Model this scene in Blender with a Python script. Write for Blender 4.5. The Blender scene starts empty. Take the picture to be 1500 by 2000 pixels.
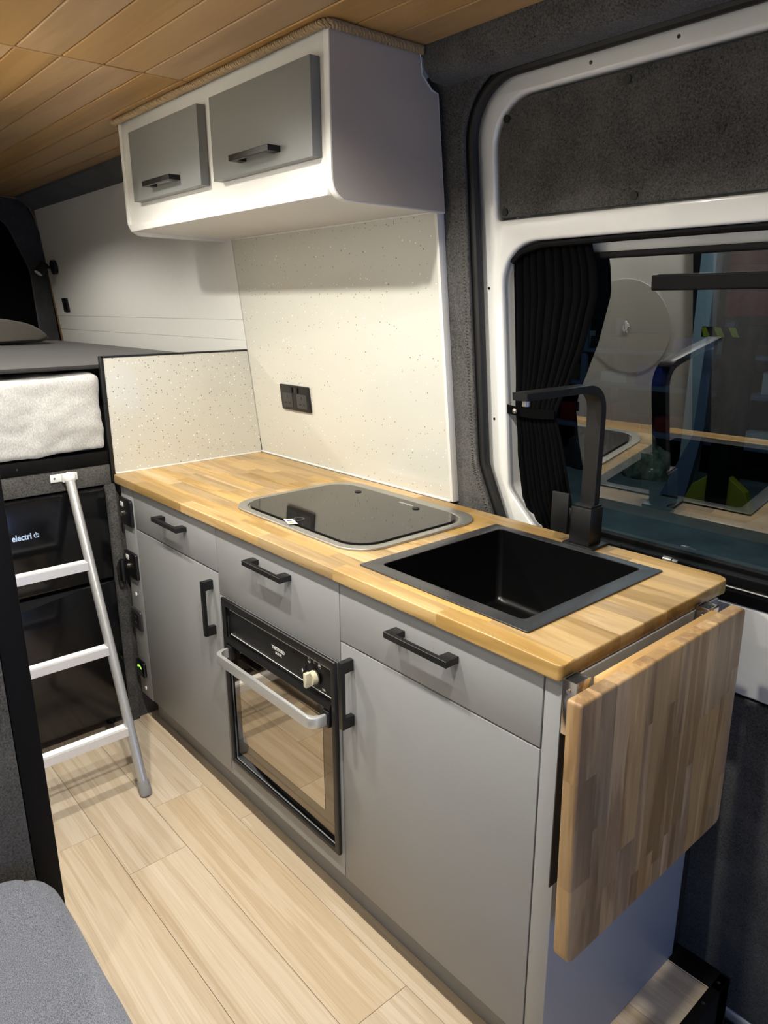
import bpy, bmesh, math, random
from mathutils import Vector, Matrix
random.seed(7)
SC = bpy.context.scene
COL = SC.collection
pi = math.pi

# ------------------------------------------------------------------ camera
cam_d = bpy.data.cameras.new('camera'); cam = bpy.data.objects.new('camera', cam_d); COL.objects.link(cam)
cr = Vector((0.6564339953502186, 0.7543695372277757, -0.004583781332121957))
cu = Vector((-0.20326145890887068, 0.18271811974415386, 0.9619245646304072))
cd = Vector((-0.7264841285745935, 0.6305082791049714, -0.2732766380598619))
M = Matrix((cr, cu, -cd)).transposed().to_4x4()
M.translation = Vector((0.5720142735, -0.8472831364, 1.4231630858))
cam.matrix_world = M
cam_d.sensor_fit = 'VERTICAL'; cam_d.sensor_height = 36.0
cam_d.lens = 1423.6585 / 2000.0 * 36.0
cam_d.clip_start = 0.02; cam_d.clip_end = 60
SC.camera = cam

# ------------------------------------------------------------------ world / exposure
w = bpy.data.worlds.new('world'); SC.world = w; w.use_nodes = True
w.node_tree.nodes['Background'].inputs[0].default_value = (0.45, 0.55, 0.75, 1)
w.node_tree.nodes['Background'].inputs[1].default_value = 0.05
SC.view_settings.view_transform = 'Standard'; SC.view_settings.look = 'None'
SC.view_settings.gamma = 1.0; SC.view_settings.use_curve_mapping = False
SC.view_settings.exposure = 0.5

# ------------------------------------------------------------------ lights: the van's ceiling downlights, added bench fill, added cool cab-side light, workshop tubes
CEIL = 1.965
LAMPS = [(-1.42, -0.43), (-0.62, -0.43), (0.06, -0.43), (-0.25, -1.02), (-2.7, -0.43)]  # the lamp over the bench is an added fill, not a known fitting
for i, (lx, ly) in enumerate(LAMPS):
    ld = bpy.data.lights.new('downlight_lamp', 'SPOT'); lo = bpy.data.objects.new('downlight_lamp', ld); COL.objects.link(lo)
    lo.location = (lx, ly, CEIL - 0.012)
    ld.energy = (33, 40, 40, 13, 34)[i]
    ld.color = (1.0, 0.955, 0.865); ld.spot_size = math.radians(152); ld.spot_blend = 0.35; ld.shadow_soft_size = 0.022
def area(name, loc, rot, sx, sy, e, c):
    ld = bpy.data.lights.new(name, 'AREA'); lo = bpy.data.objects.new(name, ld); COL.objects.link(lo)
    ld.shape = 'RECTANGLE'; ld.size = sx; ld.size_y = sy; ld.energy = e; ld.color = c
    lo.location = loc; lo.rotation_euler = rot
area('cab_side_cool_light', (2.4, -0.1, 0.45), (0, math.radians(84), 0), 0.5, 1.2, 11, (0.27, 0.46, 1.0))  # added area light: cool light low from the cab side, source unseen
area('workshop_tube_light', (-2.2, 4.3, 3.1), (0, 0, 0), 3.0, 0.3, 75, (0.75, 0.9, 1.0))

# ------------------------------------------------------------------ material helpers
def srgb(r, g, b):
    f = lambda c: (c / 255 / 12.92) if c / 255 <= 0.04045 else ((c / 255 + 0.055) / 1.055) ** 2.4
    return (f(r), f(g), f(b), 1)
def newmat(name):
    m = bpy.data.materials.new(name); m.use_nodes = True
    nt = m.node_tree; b = nt.nodes['Principled BSDF']
    return m, nt, b
def N(nt, t, **kw):
    n = nt.nodes.new(t)
    for k, v in kw.items(): setattr(n, k, v)
    return n
def bump(nt, b, h, strength, dist=0.001):
    bp = N(nt, 'ShaderNodeBump'); bp.inputs['Strength'].default_value = strength; bp.inputs['Distance'].default_value = dist
    nt.links.new(h, bp.inputs['Height']); nt.links.new(bp.outputs[0], b.inputs['Normal'])
def noise(nt, scale, detail=4, rough=0.55, vec=None, dist=0):
    n = N(nt, 'ShaderNodeTexNoise'); n.inputs['Scale'].default_value = scale; n.inputs['Detail'].default_value = detail
    n.inputs['Roughness'].default_value = rough; n.inputs['Distortion'].default_value = dist
    if vec: nt.links.new(vec, n.inputs['Vector'])
    return n
def ramp(nt, src, stops):
    r = N(nt, 'ShaderNodeValToRGB'); e = r.color_ramp.elements
    e[0].position, e[0].color = stops[0]; e[1].position, e[1].color = stops[-1]
    for p, c in stops[1:-1]:
        x = e.new(p); x.color = c
    nt.links.new(src, r.inputs[0]); return r
def plain(name, col, rough=0.5, metal=0.0, nz=0.0, nscale=60, spec=None, coat=0, emit=None, var=0.04):
    m, nt, b = newmat(name)
    b.inputs['Roughness'].default_value = rough; b.inputs['Metallic'].default_value = metal
    if spec is not None: b.inputs['Specular IOR Level'].default_value = spec
    if coat: b.inputs['Coat Weight'].default_value = coat; b.inputs['Coat Roughness'].default_value = 0.05
    tc = N(nt, 'ShaderNodeTexCoord'); n = noise(nt, nscale, 3, vec=tc.outputs['Object'])
    c2 = tuple(min(1, x * (1 + var)) for x in col[:3]) + (1,); c1 = tuple(x * (1 - var) for x in col[:3]) + (1,)
    r = ramp(nt, n.outputs[0], [(0.3, c1), (0.7, c2)]); nt.links.new(r.outputs[0], b.inputs['Base Color'])
    if nz: bump(nt, b, n.outputs[0], nz)
    if emit: b.inputs['Emission Color'].default_value = emit[0]; b.inputs['Emission Strength'].default_value = emit[1]
    return m
def wood(name, dark, mid, light, axis='x', rough=0.4, coat=0.0, piece_var=0.35, s_long=1.6, s_cross=26, grain=0.5):
    m, nt, b = newmat(name); b.inputs['Roughness'].default_value = rough
    if coat: b.inputs['Coat Weight'].default_value = coat; b.inputs['Coat Roughness'].default_value = 0.2
    tc = N(nt, 'ShaderNodeTexCoord'); oi = N(nt, 'ShaderNodeObjectInfo')
    mul = N(nt, 'ShaderNodeVectorMath', operation='SCALE'); comb = N(nt, 'ShaderNodeCombineXYZ')
    for i in range(3): nt.links.new(oi.outputs['Random'], comb.inputs[i])
    nt.links.new(comb.outputs[0], mul.inputs[0]); mul.inputs['Scale'].default_value = 37.0
    add = N(nt, 'ShaderNodeVectorMath', operation='ADD'); nt.links.new(tc.outputs['Object'], add.inputs[0]); nt.links.new(mul.outputs[0], add.inputs[1])
    mp = N(nt, 'ShaderNodeMapping'); nt.links.new(add.outputs[0], mp.inputs[0])
    sc = [s_cross] * 3; sc['xyz'.index(axis)] = s_long; mp.inputs['Scale'].default_value = sc
    n1 = noise(nt, 1.0, 5, 0.55, mp.outputs[0], 0.6)
    mp2 = N(nt, 'ShaderNodeMapping'); nt.links.new(add.outputs[0], mp2.inputs[0])
    sc2 = [s_cross * 9] * 3; sc2['xyz'.index(axis)] = s_long * 5; mp2.inputs['Scale'].default_value = sc2
    n2 = noise(nt, 1.0, 3, 0.6, mp2.outputs[0])
    # growth rings: sine of the broad noise gives the cathedral figure
    rg = N(nt, 'ShaderNodeMath', operation='MULTIPLY'); nt.links.new(n1.outputs[0], rg.inputs[0]); rg.inputs[1].default_value = 38
    sn = N(nt, 'ShaderNodeMath', operation='SINE'); nt.links.new(rg.outputs[0], sn.inputs[0])
    s2 = N(nt, 'ShaderNodeMath', operation='MULTIPLY_ADD'); nt.links.new(sn.outputs[0], s2.inputs[0]); s2.inputs[1].default_value = 0.10 * grain; nt.links.new(n1.outputs[0], s2.inputs[2])
    s3 = N(nt, 'ShaderNodeMath', operation='MULTIPLY_ADD'); nt.links.new(n2.outputs[0], s3.inputs[0]); s3.inputs[1].default_value = 0.42 * grain; nt.links.new(s2.outputs[0], s3.inputs[2])
    r = ramp(nt, s3.outputs[0], [(0.38, dark), (0.62, mid), (0.86, light)])
    hv = N(nt, 'ShaderNodeHueSaturation'); nt.links.new(r.outputs[0], hv.inputs['Color'])
    mr = N(nt, 'ShaderNodeMapRange'); nt.links.new(oi.outputs['Random'], mr.inputs[0]); mr.inputs[3].default_value = 1 - piece_var * 0.6; mr.inputs[4].default_value = 1 + piece_var * 0.4
    nt.links.new(mr.outputs[0], hv.inputs['Value'])
    ms = N(nt, 'ShaderNodeMath', operation='MULTIPLY'); ms.inputs[1].default_value = 7.13; nt.links.new(oi.outputs['Random'], ms.inputs[0])
    fr = N(nt, 'ShaderNodeMath', operation='FRACT'); nt.links.new(ms.outputs[0], fr.inputs[0])
    mr2 = N(nt, 'ShaderNodeMapRange'); nt.links.new(fr.outputs[0], mr2.inputs[0]); mr2.inputs[3].default_value = 0.88; mr2.inputs[4].default_value = 1.1
    nt.links.new(mr2.outputs[0], hv.inputs['Saturation'])
    nt.links.new(hv.outputs[0], b.inputs['Base Color'])
    bump(nt, b, n2.outputs[0], 0.15, 0.0006)
    return m
def carpet(name, dark, light, scale=420, bmp=0.9):
    m, nt, b = newmat(name); b.inputs['Roughness'].default_value = 1.0; b.inputs['Specular IOR Level'].default_value = 0.15
    b.inputs['Sheen Weight'].default_value = 0.15
    tc = N(nt, 'ShaderNodeTexCoord')
    n = noise(nt, scale, 5, 0.75, tc.outputs['Object'], 0.6); n2 = noise(nt, 9, 4, 0.6, tc.outputs['Object'])
    a = N(nt, 'ShaderNodeMath', operation='MULTIPLY_ADD'); nt.links.new(n2.outputs[0], a.inputs[0]); a.inputs[1].default_value = 0.35; nt.links.new(n.outputs[0], a.inputs[2])
    r = ramp(nt, a.outputs[0], [(0.5, dark), (0.85, light)]); nt.links.new(r.outputs[0], b.inputs['Base Color'])
    bump(nt, b, n.outputs[0], bmp, 0.003)
    return m
MT = {}
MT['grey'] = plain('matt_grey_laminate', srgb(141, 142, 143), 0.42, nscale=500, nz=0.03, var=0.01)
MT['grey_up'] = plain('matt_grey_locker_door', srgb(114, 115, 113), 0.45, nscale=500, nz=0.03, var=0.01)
MT['white'] = plain('satin_white_board', srgb(218, 217, 212), 0.35, nscale=40, var=0.01)
MT['side_face'] = plain('pale_taupe_laminate', srgb(172, 164, 155), 0.3, nscale=40, var=0.01)
MT['body'] = plain('gloss_white_vehicle_paint', srgb(222, 222, 218), 0.22, coat=0.5, nscale=14, var=0.02)
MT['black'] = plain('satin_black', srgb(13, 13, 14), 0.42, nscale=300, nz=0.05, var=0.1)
MT['black_frame'] = plain('black_powder_coated_steel', srgb(7, 7, 8), 0.6, spec=0.15, nscale=300, nz=0.05, var=0.1)
MT['rubber'] = plain('black_rubber', srgb(14, 14, 15), 0.6, nscale=200, nz=0.1, var=0.1)
MT['gloss_black'] = plain('gloss_black', srgb(9, 9, 11), 0.08, nscale=5, var=0.05)
MT['fridge'] = plain('gloss_black_fridge_door', srgb(12, 12, 14), 0.14, nscale=5, var=0.05)
MT['alu'] = plain('brushed_aluminium', srgb(205, 206, 206), 0.34, 0.6, nz=0.04, nscale=180, var=0.03)
MT['alu_white'] = plain('ribbed_aluminium_tread', srgb(232, 233, 235), 0.4, 0.35, nz=0.04, nscale=180, var=0.03)
MT['chrome'] = plain('nickel_plated_steel', srgb(205, 195, 185), 0.18, 1.0, nscale=80, var=0.05)
MT['steel_rim'] = plain('brushed_stainless_steel', srgb(176, 174, 168), 0.38, 0.8, nscale=150, nz=0.03, var=0.05)
MT['plastic_white'] = plain('white_plastic', srgb(228, 228, 224), 0.4, nscale=50, var=0.01)
MT['foot'] = plain('grey_rubber_foot', srgb(150, 150, 150), 0.6, nscale=100, var=0.03)
MT['print'] = plain('white_print', srgb(225, 225, 222), 0.5, nscale=50, var=0.01)
MT['print_blue'] = plain('pale_blue_print', srgb(190, 212, 245), 0.5, nscale=50, var=0.01)
MT['cream'] = plain('cream_knob_plastic', srgb(205, 198, 170), 0.3, nscale=50, var=0.02)
MT['carpet'] = carpet('charcoal_carpet_lining', srgb(30, 30, 30), srgb(106, 104, 101), 260)
MT['carpet_dark'] = carpet('dark_carpet_lining', srgb(30, 30, 33), srgb(80, 80, 84))
MT['plastic_grey'] = plain('dark_grey_plastic', srgb(52, 52, 52), 0.5, nscale=80, var=0.03)
MT['green_led'] = plain('green_indicator', srgb(60, 120, 20), 0.5, nscale=50, emit=((0.4, 1.0, 0.1, 1), 0.9))
MT['lamp'] = plain('lit_diffuser', srgb(255, 245, 225), 0.5, nscale=50, emit=((1.0, 0.93, 0.8, 1), 6))
MT['chip'] = plain('brown_board_edge', srgb(120, 92, 62), 0.7, nscale=200, nz=0.1, var=0.15)
MT['backing'] = plain('dark_stained_backing', srgb(60, 42, 26), 0.9, nscale=100)
MT['oak'] = wood('oiled_oak_butcher_block', srgb(148, 116, 66), srgb(180, 146, 90), srgb(202, 171, 118), 'x', 0.38, 0.15, 0.42, 1.5, 15, 0.6)
MT['oak_end'] = wood('oiled_oak_end_grain', srgb(160, 126, 82), srgb(190, 156, 108), srgb(210, 180, 138), 'y', 0.45, 0.1, 0.3)
MT['oak_flap'] = wood('oak_flap_staves', srgb(118, 88, 54), srgb(154, 121, 80), srgb(188, 156, 110), 'z', 0.5, 0.0, 0.5, 1.2, 13, 0.6)
MT['floor'] = wood('pale_oak_vinyl_plank', srgb(190, 168, 139), srgb(207, 188, 161), srgb(220, 204, 181), 'x', 0.42, 0.0, 0.04, 1.0, 32, 0.75)
MT['ceil'] = wood('varnished_timber_cladding', srgb(152, 119, 76), srgb(171, 136, 90), srgb(187, 154, 110), 'x', 0.45, 0.1, 0.05, 0.9, 8, 0.3)

def speckle():
    m, nt, b = newmat('cream_sparkle_wall_panel'); b.inputs['Roughness'].default_value = 0.16
    tc = N(nt, 'ShaderNodeTexCoord')
    v = N(nt, 'ShaderNodeTexVoronoi'); v.inputs['Scale'].default_value = 105; nt.links.new(tc.outputs['Object'], v.inputs['Vector'])
    lt = N(nt, 'ShaderNodeMath', operation='LESS_THAN'); lt.inputs[1].default_value = 0.20; nt.links.new(v.outputs['Distance'], lt.inputs[0])
    sp = N(nt, 'ShaderNodeSeparateColor'); nt.links.new(v.outputs['Color'], sp.inputs[0])
    g = N(nt, 'ShaderNodeMath', operation='GREATER_THAN'); g.inputs[1].default_value = 0.74; nt.links.new(sp.outputs[0], g.inputs[0])
    mm = N(nt, 'ShaderNodeMath', operation='MULTIPLY'); nt.links.new(lt.outputs[0], mm.inputs[0]); nt.links.new(g.outputs[0], mm.inputs[1])
    mx = N(nt, 'ShaderNodeMix', data_type='RGBA'); nt.links.new(mm.outputs[0], mx.inputs['Factor'])
    mx.inputs['A'].default_value = srgb(197, 196, 187)
    cc = ramp(nt, sp.outputs[1], [(0.2, srgb(122, 112, 90)), (0.5, srgb(176, 166, 140)), (0.8, srgb(246, 244, 236))]); nt.links.new(cc.outputs[0], mx.inputs['B'])
    nt.links.new(mx.outputs['Result'], b.inputs['Base Color'])
    n = noise(nt, 3, 2, vec=tc.outputs['Object']); r = ramp(nt, n.outputs[0], [(0.3, (0.07,) * 3 + (1,)), (0.7, (0.12,) * 3 + (1,))]); nt.links.new(r.outputs[0], b.inputs['Roughness'])
    return m
MT['speckle'] = speckle()
def fabric(name, c1, c2, scale=900, bmp=0.6):
    m, nt, b = newmat(name); b.inputs['Roughness'].default_value = 0.95; b.inputs['Specular IOR Level'].default_value = 0.2; b.inputs['Sheen Weight'].default_value = 0.2
    tc = N(nt, 'ShaderNodeTexCoord')
    mp = N(nt, 'ShaderNodeMapping'); nt.links.new(tc.outputs['Object'], mp.inputs[0]); mp.inputs['Rotation'].default_value = (0, 0, 0.5); mp.inputs['Scale'].default_value = (1, 2.2, 1)
    n = noise(nt, scale, 4, 0.7, mp.outputs[0])
    r = ramp(nt, n.outputs[0], [(0.35, c1), (0.65, c2)]); nt.links.new(r.outputs[0], b.inputs['Base Color']); bump(nt, b, n.outputs[0], bmp, 0.002)
    return m
MT['seat'] = fabric('blue_grey_woven_upholstery', srgb(66, 70, 80), srgb(150, 154, 166), 420)
MT['duvet'] = fabric('dark_grey_bedding', srgb(36, 35, 35), srgb(48, 47, 47), 300, 0.2)
MT['pillow'] = fabric('brown_grey_pillow_cotton', srgb(66, 62, 58), srgb(80, 76, 70), 300, 0.2)
MT['mattress'] = fabric('white_fluffy_mattress_cover', srgb(168, 168, 166), srgb(206, 206, 204), 160, 1.0)
MT['curtain'] = fabric('black_curtain_cloth', srgb(5, 5, 6), srgb(9, 9, 10), 600, 0.3); MT['curtain'].node_tree.nodes['Principled BSDF'].inputs['Sheen Weight'].default_value = 0.0; MT['curtain'].node_tree.nodes['Principled BSDF'].inputs['Specular IOR Level'].default_value = 0.05
def glass_mat(name, tint, ior, rough=0.0):
    m = bpy.data.materials.new(name); m.use_nodes = True; nt = m.node_tree; nt.nodes.clear()
    out = N(nt, 'ShaderNodeOutputMaterial'); mix = N(nt, 'ShaderNodeMixShader'); tr = N(nt, 'ShaderNodeBsdfTransparent'); gl = N(nt, 'ShaderNodeBsdfGlossy')
    f = N(nt, 'ShaderNodeFresnel'); f.inputs['IOR'].default_value = ior
    tr.inputs[0].default_value = tint; gl.inputs['Roughness'].default_value = rough; gl.inputs[0].default_value = (0.9, 0.93, 0.95, 1)
    ge = N(nt, 'ShaderNodeNewGeometry'); inv = N(nt, 'ShaderNodeMath', operation='SUBTRACT'); inv.inputs[0].default_value = 1.0; nt.links.new(ge.outputs['Backfacing'], inv.inputs[1])
    mu = N(nt, 'ShaderNodeMath', operation='MULTIPLY'); nt.links.new(f.outputs[0], mu.inputs[0]); nt.links.new(inv.outputs[0], mu.inputs[1])   # one reflecting coat: the outer face
    nt.links.new(mu.outputs[0], mix.inputs[0]); nt.links.new(tr.outputs[0], mix.inputs[1]); nt.links.new(gl.outputs[0], mix.inputs[2]); nt.links.new(mix.outputs[0], out.inputs[0])
    return m
MT['glass'] = glass_mat('privacy_window_glass', (0.42, 0.48, 0.50, 1), 2.7)
MT['oven_border'] = plain('bronze_mirror_glass_border', srgb(122, 115, 106), 0.05, 1.0, nscale=3, var=0.02)
MT['oven_pane'] = plain('bronze_mirror_glass_window', srgb(190, 182, 168), 0.03, 1.0, nscale=3, var=0.02)
MT['hob_glass'] = plain('smoked_hob_glass', srgb(26, 25, 24), 0.04, spec=0.55, nscale=3, var=0.02)
MT['sink'] = plain('black_granite_sink', srgb(6, 6, 7), 0.28, nscale=700, nz=0.12, var=0.35)
MT['sink_rim'] = plain('black_sink_rim', srgb(48, 48, 50), 0.33, nscale=700, nz=0.12, var=0.25)
MT['rope'] = plain('brown_jute_rope', srgb(150, 128, 96), 0.95, nscale=420, nz=0.8, var=0.3)
MT['concrete'] = plain('workshop_concrete', srgb(120, 128, 126), 0.55, nscale=3, nz=0.1, var=0.25)
MT['ws_wall'] = plain('dark_workshop_wall', srgb(40, 42, 48), 0.8, nscale=3, var=0.2)
MT['red'] = plain('red_painted_steel', srgb(130, 22, 26), 0.5, nscale=6, var=0.1)
MT['rack'] = plain('grey_blue_rack_steel', srgb(96, 108, 130), 0.5, nscale=20, var=0.1)
MT['yellow'] = plain('hazard_yellow', srgb(150, 144, 30), 0.5, nscale=60, var=0.08)
MT['blue'] = plain('blue_plastic', srgb(40, 60, 150), 0.4, nscale=60, var=0.1)
MT['card'] = plain('brown_cardboard', srgb(120, 92, 62), 0.8, nscale=60, var=0.1)
MT['paper'] = plain('pale_paper', srgb(190, 190, 185), 0.8, nscale=60, var=0.05)
MT['lion_silver'] = plain('polished_silver_badge', srgb(250, 250, 250), 0.5, 0.0, nscale=50, var=0.01, emit=None)
MT['cover_white'] = plain('off_white_cover', srgb(204, 202, 196), 0.4, nscale=50, var=0.01)
MT['hiviz'] = plain('green_and_white_cloth', srgb(128, 134, 108), 0.9, nscale=18, nz=0.4, var=0.5)
MT['van_paint'] = plain('white_van_paint_outside', srgb(200, 205, 205), 0.3, coat=0.6, nscale=3, var=0.03)

# ------------------------------------------------------------------ mesh helpers
def link(name, me, mat, parent=None, label=None, smooth=False):
    o = bpy.data.objects.new(name, me); COL.objects.link(o)
    if mat: me.materials.append(MT[mat] if isinstance(mat, str) else mat)
    if parent: o.parent = parent
    if label: o['label'] = label
    if smooth:
        for p in me.polygons: p.use_smooth = True
    return o
def fin(name, bm, mat, parent=None, label=None, smooth=False):
    bmesh.ops.recalc_face_normals(bm, faces=bm.faces[:])
    me = bpy.data.meshes.new(name); bm.to_mesh(me); bm.free()
    o = link(name, me, mat, parent, label)
    if smooth: autosmooth(me)
    return o
def autosmooth(me, ang=35):
    for p in me.polygons: p.use_smooth = True
    bm = bmesh.new(); bm.from_mesh(me)
    for e in bm.edges:
        if len(e.link_faces) == 2: e.smooth = e.calc_face_angle(0) < math.radians(ang)
        else: e.smooth = False
    bm.to_mesh(me); bm.free()
def thing(name, label, cat, loc=(0, 0, 0), group=None):
    o = bpy.data.objects.new(name, None); COL.objects.link(o); o.empty_display_size = 0.05
    o.location = loc; o['label'] = label; o['category'] = cat
    if group: o['group'] = group
    return o
def tag(o, label, cat, group=None, kind=None):
    o['label'] = label; o['category'] = cat
    if group: o['group'] = group
    if kind: o['kind'] = kind
    return o
def struct(o, label=None):
    o['kind'] = 'structure'
    if label: o['label'] = label
    return o
def sempty(name, label):
    o = bpy.data.objects.new(name, None); COL.objects.link(o); o.empty_display_size = 0.05
    o['kind'] = 'structure'; o['label'] = label
    return o
def addbox(bm, x0, x1, y0, y1, z0, z1, bev=0.0, seg=2):
    vs = [bm.verts.new(p) for p in ((x0, y0, z0), (x1, y0, z0), (x1, y1, z0), (x0, y1, z0), (x0, y0, z1), (x1, y0, z1), (x1, y1, z1), (x0, y1, z1))]
    fs = [bm.faces.new([vs[i] for i in f]) for f in ((0, 3, 2, 1), (4, 5, 6, 7), (0, 1, 5, 4), (1, 2, 6, 5), (2, 3, 7, 6), (3, 0, 4, 7))]
    if bev > 0:
        es = list({e for f in fs for e in f.edges})
        bmesh.ops.bevel(bm, geom=es, offset=bev, segments=seg, profile=0.5, affect='EDGES')
    return vs
def box(name, x0, x1, y0, y1, z0, z1, mat, parent=None, bev=0.002, seg=2, label=None):
    bm = bmesh.new(); addbox(bm, x0, x1, y0, y1, z0, z1, bev, seg)
    return fin(name, bm, mat, parent, label, smooth=bev > 0)
def rounded(pts, rad, seg=6):
    """round the corners of a closed outline; rad: number or list"""
    n = len(pts); out = []
    for i in range(n):
        p = Vector(pts[i]); a = Vector(pts[i - 1]); b = Vector(pts[(i + 1) % n]); r = rad[i] if isinstance(rad, (list, tuple)) else rad
        if r <= 0: out.append((p.x, p.y)); continue
        u = (a - p).normalized(); v = (b - p).normalized(); ang = u.angle(v); d = r / math.tan(ang / 2)
        d = min(d, (a - p).length * 0.49, (b - p).length * 0.49); rr = d * math.tan(ang / 2)
        c = p + (u + v).normalized() * (rr / math.sin(ang / 2))
        s = p + u * d - c; e = p + v * d - c
        a0 = math.atan2(s.y, s.x); a1 = math.atan2(e.y, e.x); da = (a1 - a0 + pi) % (2 * pi) - pi
        for k in range(seg + 1):
            t = a0 + da * k / seg; out.append((c.x + rr * math.cos(t), c.y + rr * math.sin(t)))
    return out
def rrect(x0, x1, y0, y1, r, seg=6): return rounded([(x0, y0), (x1, y0), (x1, y1), (x0, y1)], r, seg)
def prism(bm, outline, w0, w1, f, bev=0.0, seg=2, which='both'):
    """extrude a 2D outline from w0 to w1; f maps (u,v,w) to xyz"""
    a = [bm.verts.new(f(u, v, w0)) for u, v in outline]; b = [bm.verts.new(f(u, v, w1)) for u, v in outline]
    n = len(outline); bm.faces.new(a[::-1]); bm.faces.new(b)
    for i in range(n): bm.faces.new((a[i], a[(i + 1) % n], b[(i + 1) % n], b[i]))
    if bev > 0:
        es = []
        for ring, k in ((a, 'lo'), (b, 'hi')):
            if which in ('both', k):
                for i in range(n):
                    e = bm.edges.get((ring[i], ring[(i + 1) % n])); es.append(e)
        bmesh.ops.bevel(bm, geom=es, offset=bev, segments=seg, profile=0.5, affect='EDGES')
fXY = lambda u, v, w: (u, v, w)
fXZ = lambda u, v, w: (u, w, v)      # outline in x,z ; thickness along y
fYZ = lambda u, v, w: (w, u, v)      # outline in y,z ; thickness along x
SL = 0.105                            # lean of the van's side wall
def yw(z, y0=0.562): return y0 - SL * (z - 0.9)
def fW(y0): return lambda u, v, w: (u, y0 - SL * (v - 0.9) + w, v)
def pris(name, outline, w0, w1, f, mat, parent=None, bev=0.0, seg=2, which='both', label=None, smooth=True):
    bm = bmesh.new(); prism(bm, outline, w0, w1, f, bev, seg, which); return fin(name, bm, mat, parent, label, smooth)
def plate(name, outlines, w0, w1, f, mat, parent=None, bev=0.0, label=None):
    """flat sheet with holes: first outline is the border, the others are cut out"""
    cu_ = bpy.data.curves.new('tmp', 'CURVE'); cu_.dimensions = '2D'; cu_.fill_mode = 'BOTH'
    for o in outlines:
        sp = cu_.splines.new('POLY'); sp.points.add(len(o) - 1); sp.use_cyclic_u = True
        for i, (u, v) in enumerate(o): sp.points[i].co = (u, v, 0, 1)
    t = w1 - w0; cu_.extrude = max(t / 2 - bev, 0.0001); cu_.bevel_depth = bev; cu_.bevel_resolution = 2; cu_.offset = -bev
    ob = bpy.data.objects.new('tmp', cu_); COL.objects.link(ob)
    dg = bpy.context.evaluated_depsgraph_get(); dg.update()
    me = bpy.data.meshes.new_from_object(ob.evaluated_get(dg)); bpy.data.objects.remove(ob); bpy.data.curves.remove(cu_)
    for v in me.vertices: v.co = f(v.co.x, v.co.y, v.co.z + (w0 + w1) / 2)
    me.name = name; me.materials.clear()
    bm = bmesh.new(); bm.from_mesh(me); bmesh.ops.remove_doubles(bm, verts=bm.verts[:], dist=1e-6); bmesh.ops.recalc_face_normals(bm, faces=bm.faces[:]); bm.to_mesh(me); bm.free()
    o = link(name, me, mat, parent, label); autosmooth(me, 30); return o
def tube(bm, pts, r, seg=8, closed=False, cap=True, flat=1.0, up=None):
    """sweep a circle (or flattened one) along points"""
    n = len(pts); P = [Vector(p) for p in pts]; rings = []; prev = None
    for i in range(n):
        if closed: t = (P[(i + 1) % n] - P[i - 1]).normalized()
        else: t = (P[min(i + 1, n - 1)] - P[max(i - 1, 0)]).normalized()
        if up is not None: a = (Vector(up) - t * t.dot(Vector(up))).normalized()
        else:
            a = prev - t * t.dot(prev) if prev is not None else t.orthogonal()
            a.normalize()
        prev = a; b = t.cross(a); rr = r[i] if isinstance(r, (list, tuple)) else r
        rings.append([bm.verts.new(P[i] + a * math.cos(2 * pi * k / seg) * rr + b * math.sin(2 * pi * k / seg) * rr * flat) for k in range(seg)])
    m = n if closed else n - 1
    for i in range(m):
        A, B = rings[i], rings[(i + 1) % n]
        for k in range(seg): bm.faces.new((A[k], A[(k + 1) % seg], B[(k + 1) % seg], B[k]))
    if cap and not closed: bm.faces.new(rings[0][::-1]); bm.faces.new(rings[-1])
def tub(name, pts, r, mat, parent=None, seg=8, closed=False, flat=1.0, up=None, label=None):
    bm = bmesh.new(); tube(bm, pts, r, seg, closed, True, flat, up); return fin(name, bm, mat, parent, label, True)
def cyl(bm, c, axis, r, h, seg=20, r2=None):
    c = Vector(c); d = Vector(axis).normalized(); tube(bm, [c, c + d * h], [r, r2 if r2 is not None else r], seg)
def disc(name, c, axis, r, h, mat, parent=None, seg=20, r2=None, bev=0.0, label=None):
    bm = bmesh.new(); cyl(bm, c, axis, r, h, seg, r2)
    if bev: bmesh.ops.bevel(bm, geom=[e for e in bm.edges if len(e.link_faces) == 2 and e.calc_face_angle(0) > 1], offset=bev, segments=2, profile=0.5, affect='EDGES')
    return fin(name, bm, mat, parent, label, True)
def text(name, s, size, f, mat, parent, ext=0.0006, align='LEFT', offset=0.0):
    cu_ = bpy.data.curves.new('tmp', 'FONT'); cu_.body = s; cu_.size = size; cu_.extrude = ext / 2; cu_.align_x = align; cu_.resolution_u = 3; cu_.offset = offset
    ob = bpy.data.objects.new('tmp', cu_); COL.objects.link(ob)
    dg = bpy.context.evaluated_depsgraph_get(); dg.update()
    me = bpy.data.meshes.new_from_object(ob.evaluated_get(dg)); bpy.data.objects.remove(ob); bpy.data.curves.remove(cu_)
    for v in me.vertices: v.co = f(v.co.x, v.co.y, v.co.z)
    me.materials.clear(); me.name = name
    return link(name, me, mat, parent)

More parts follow.
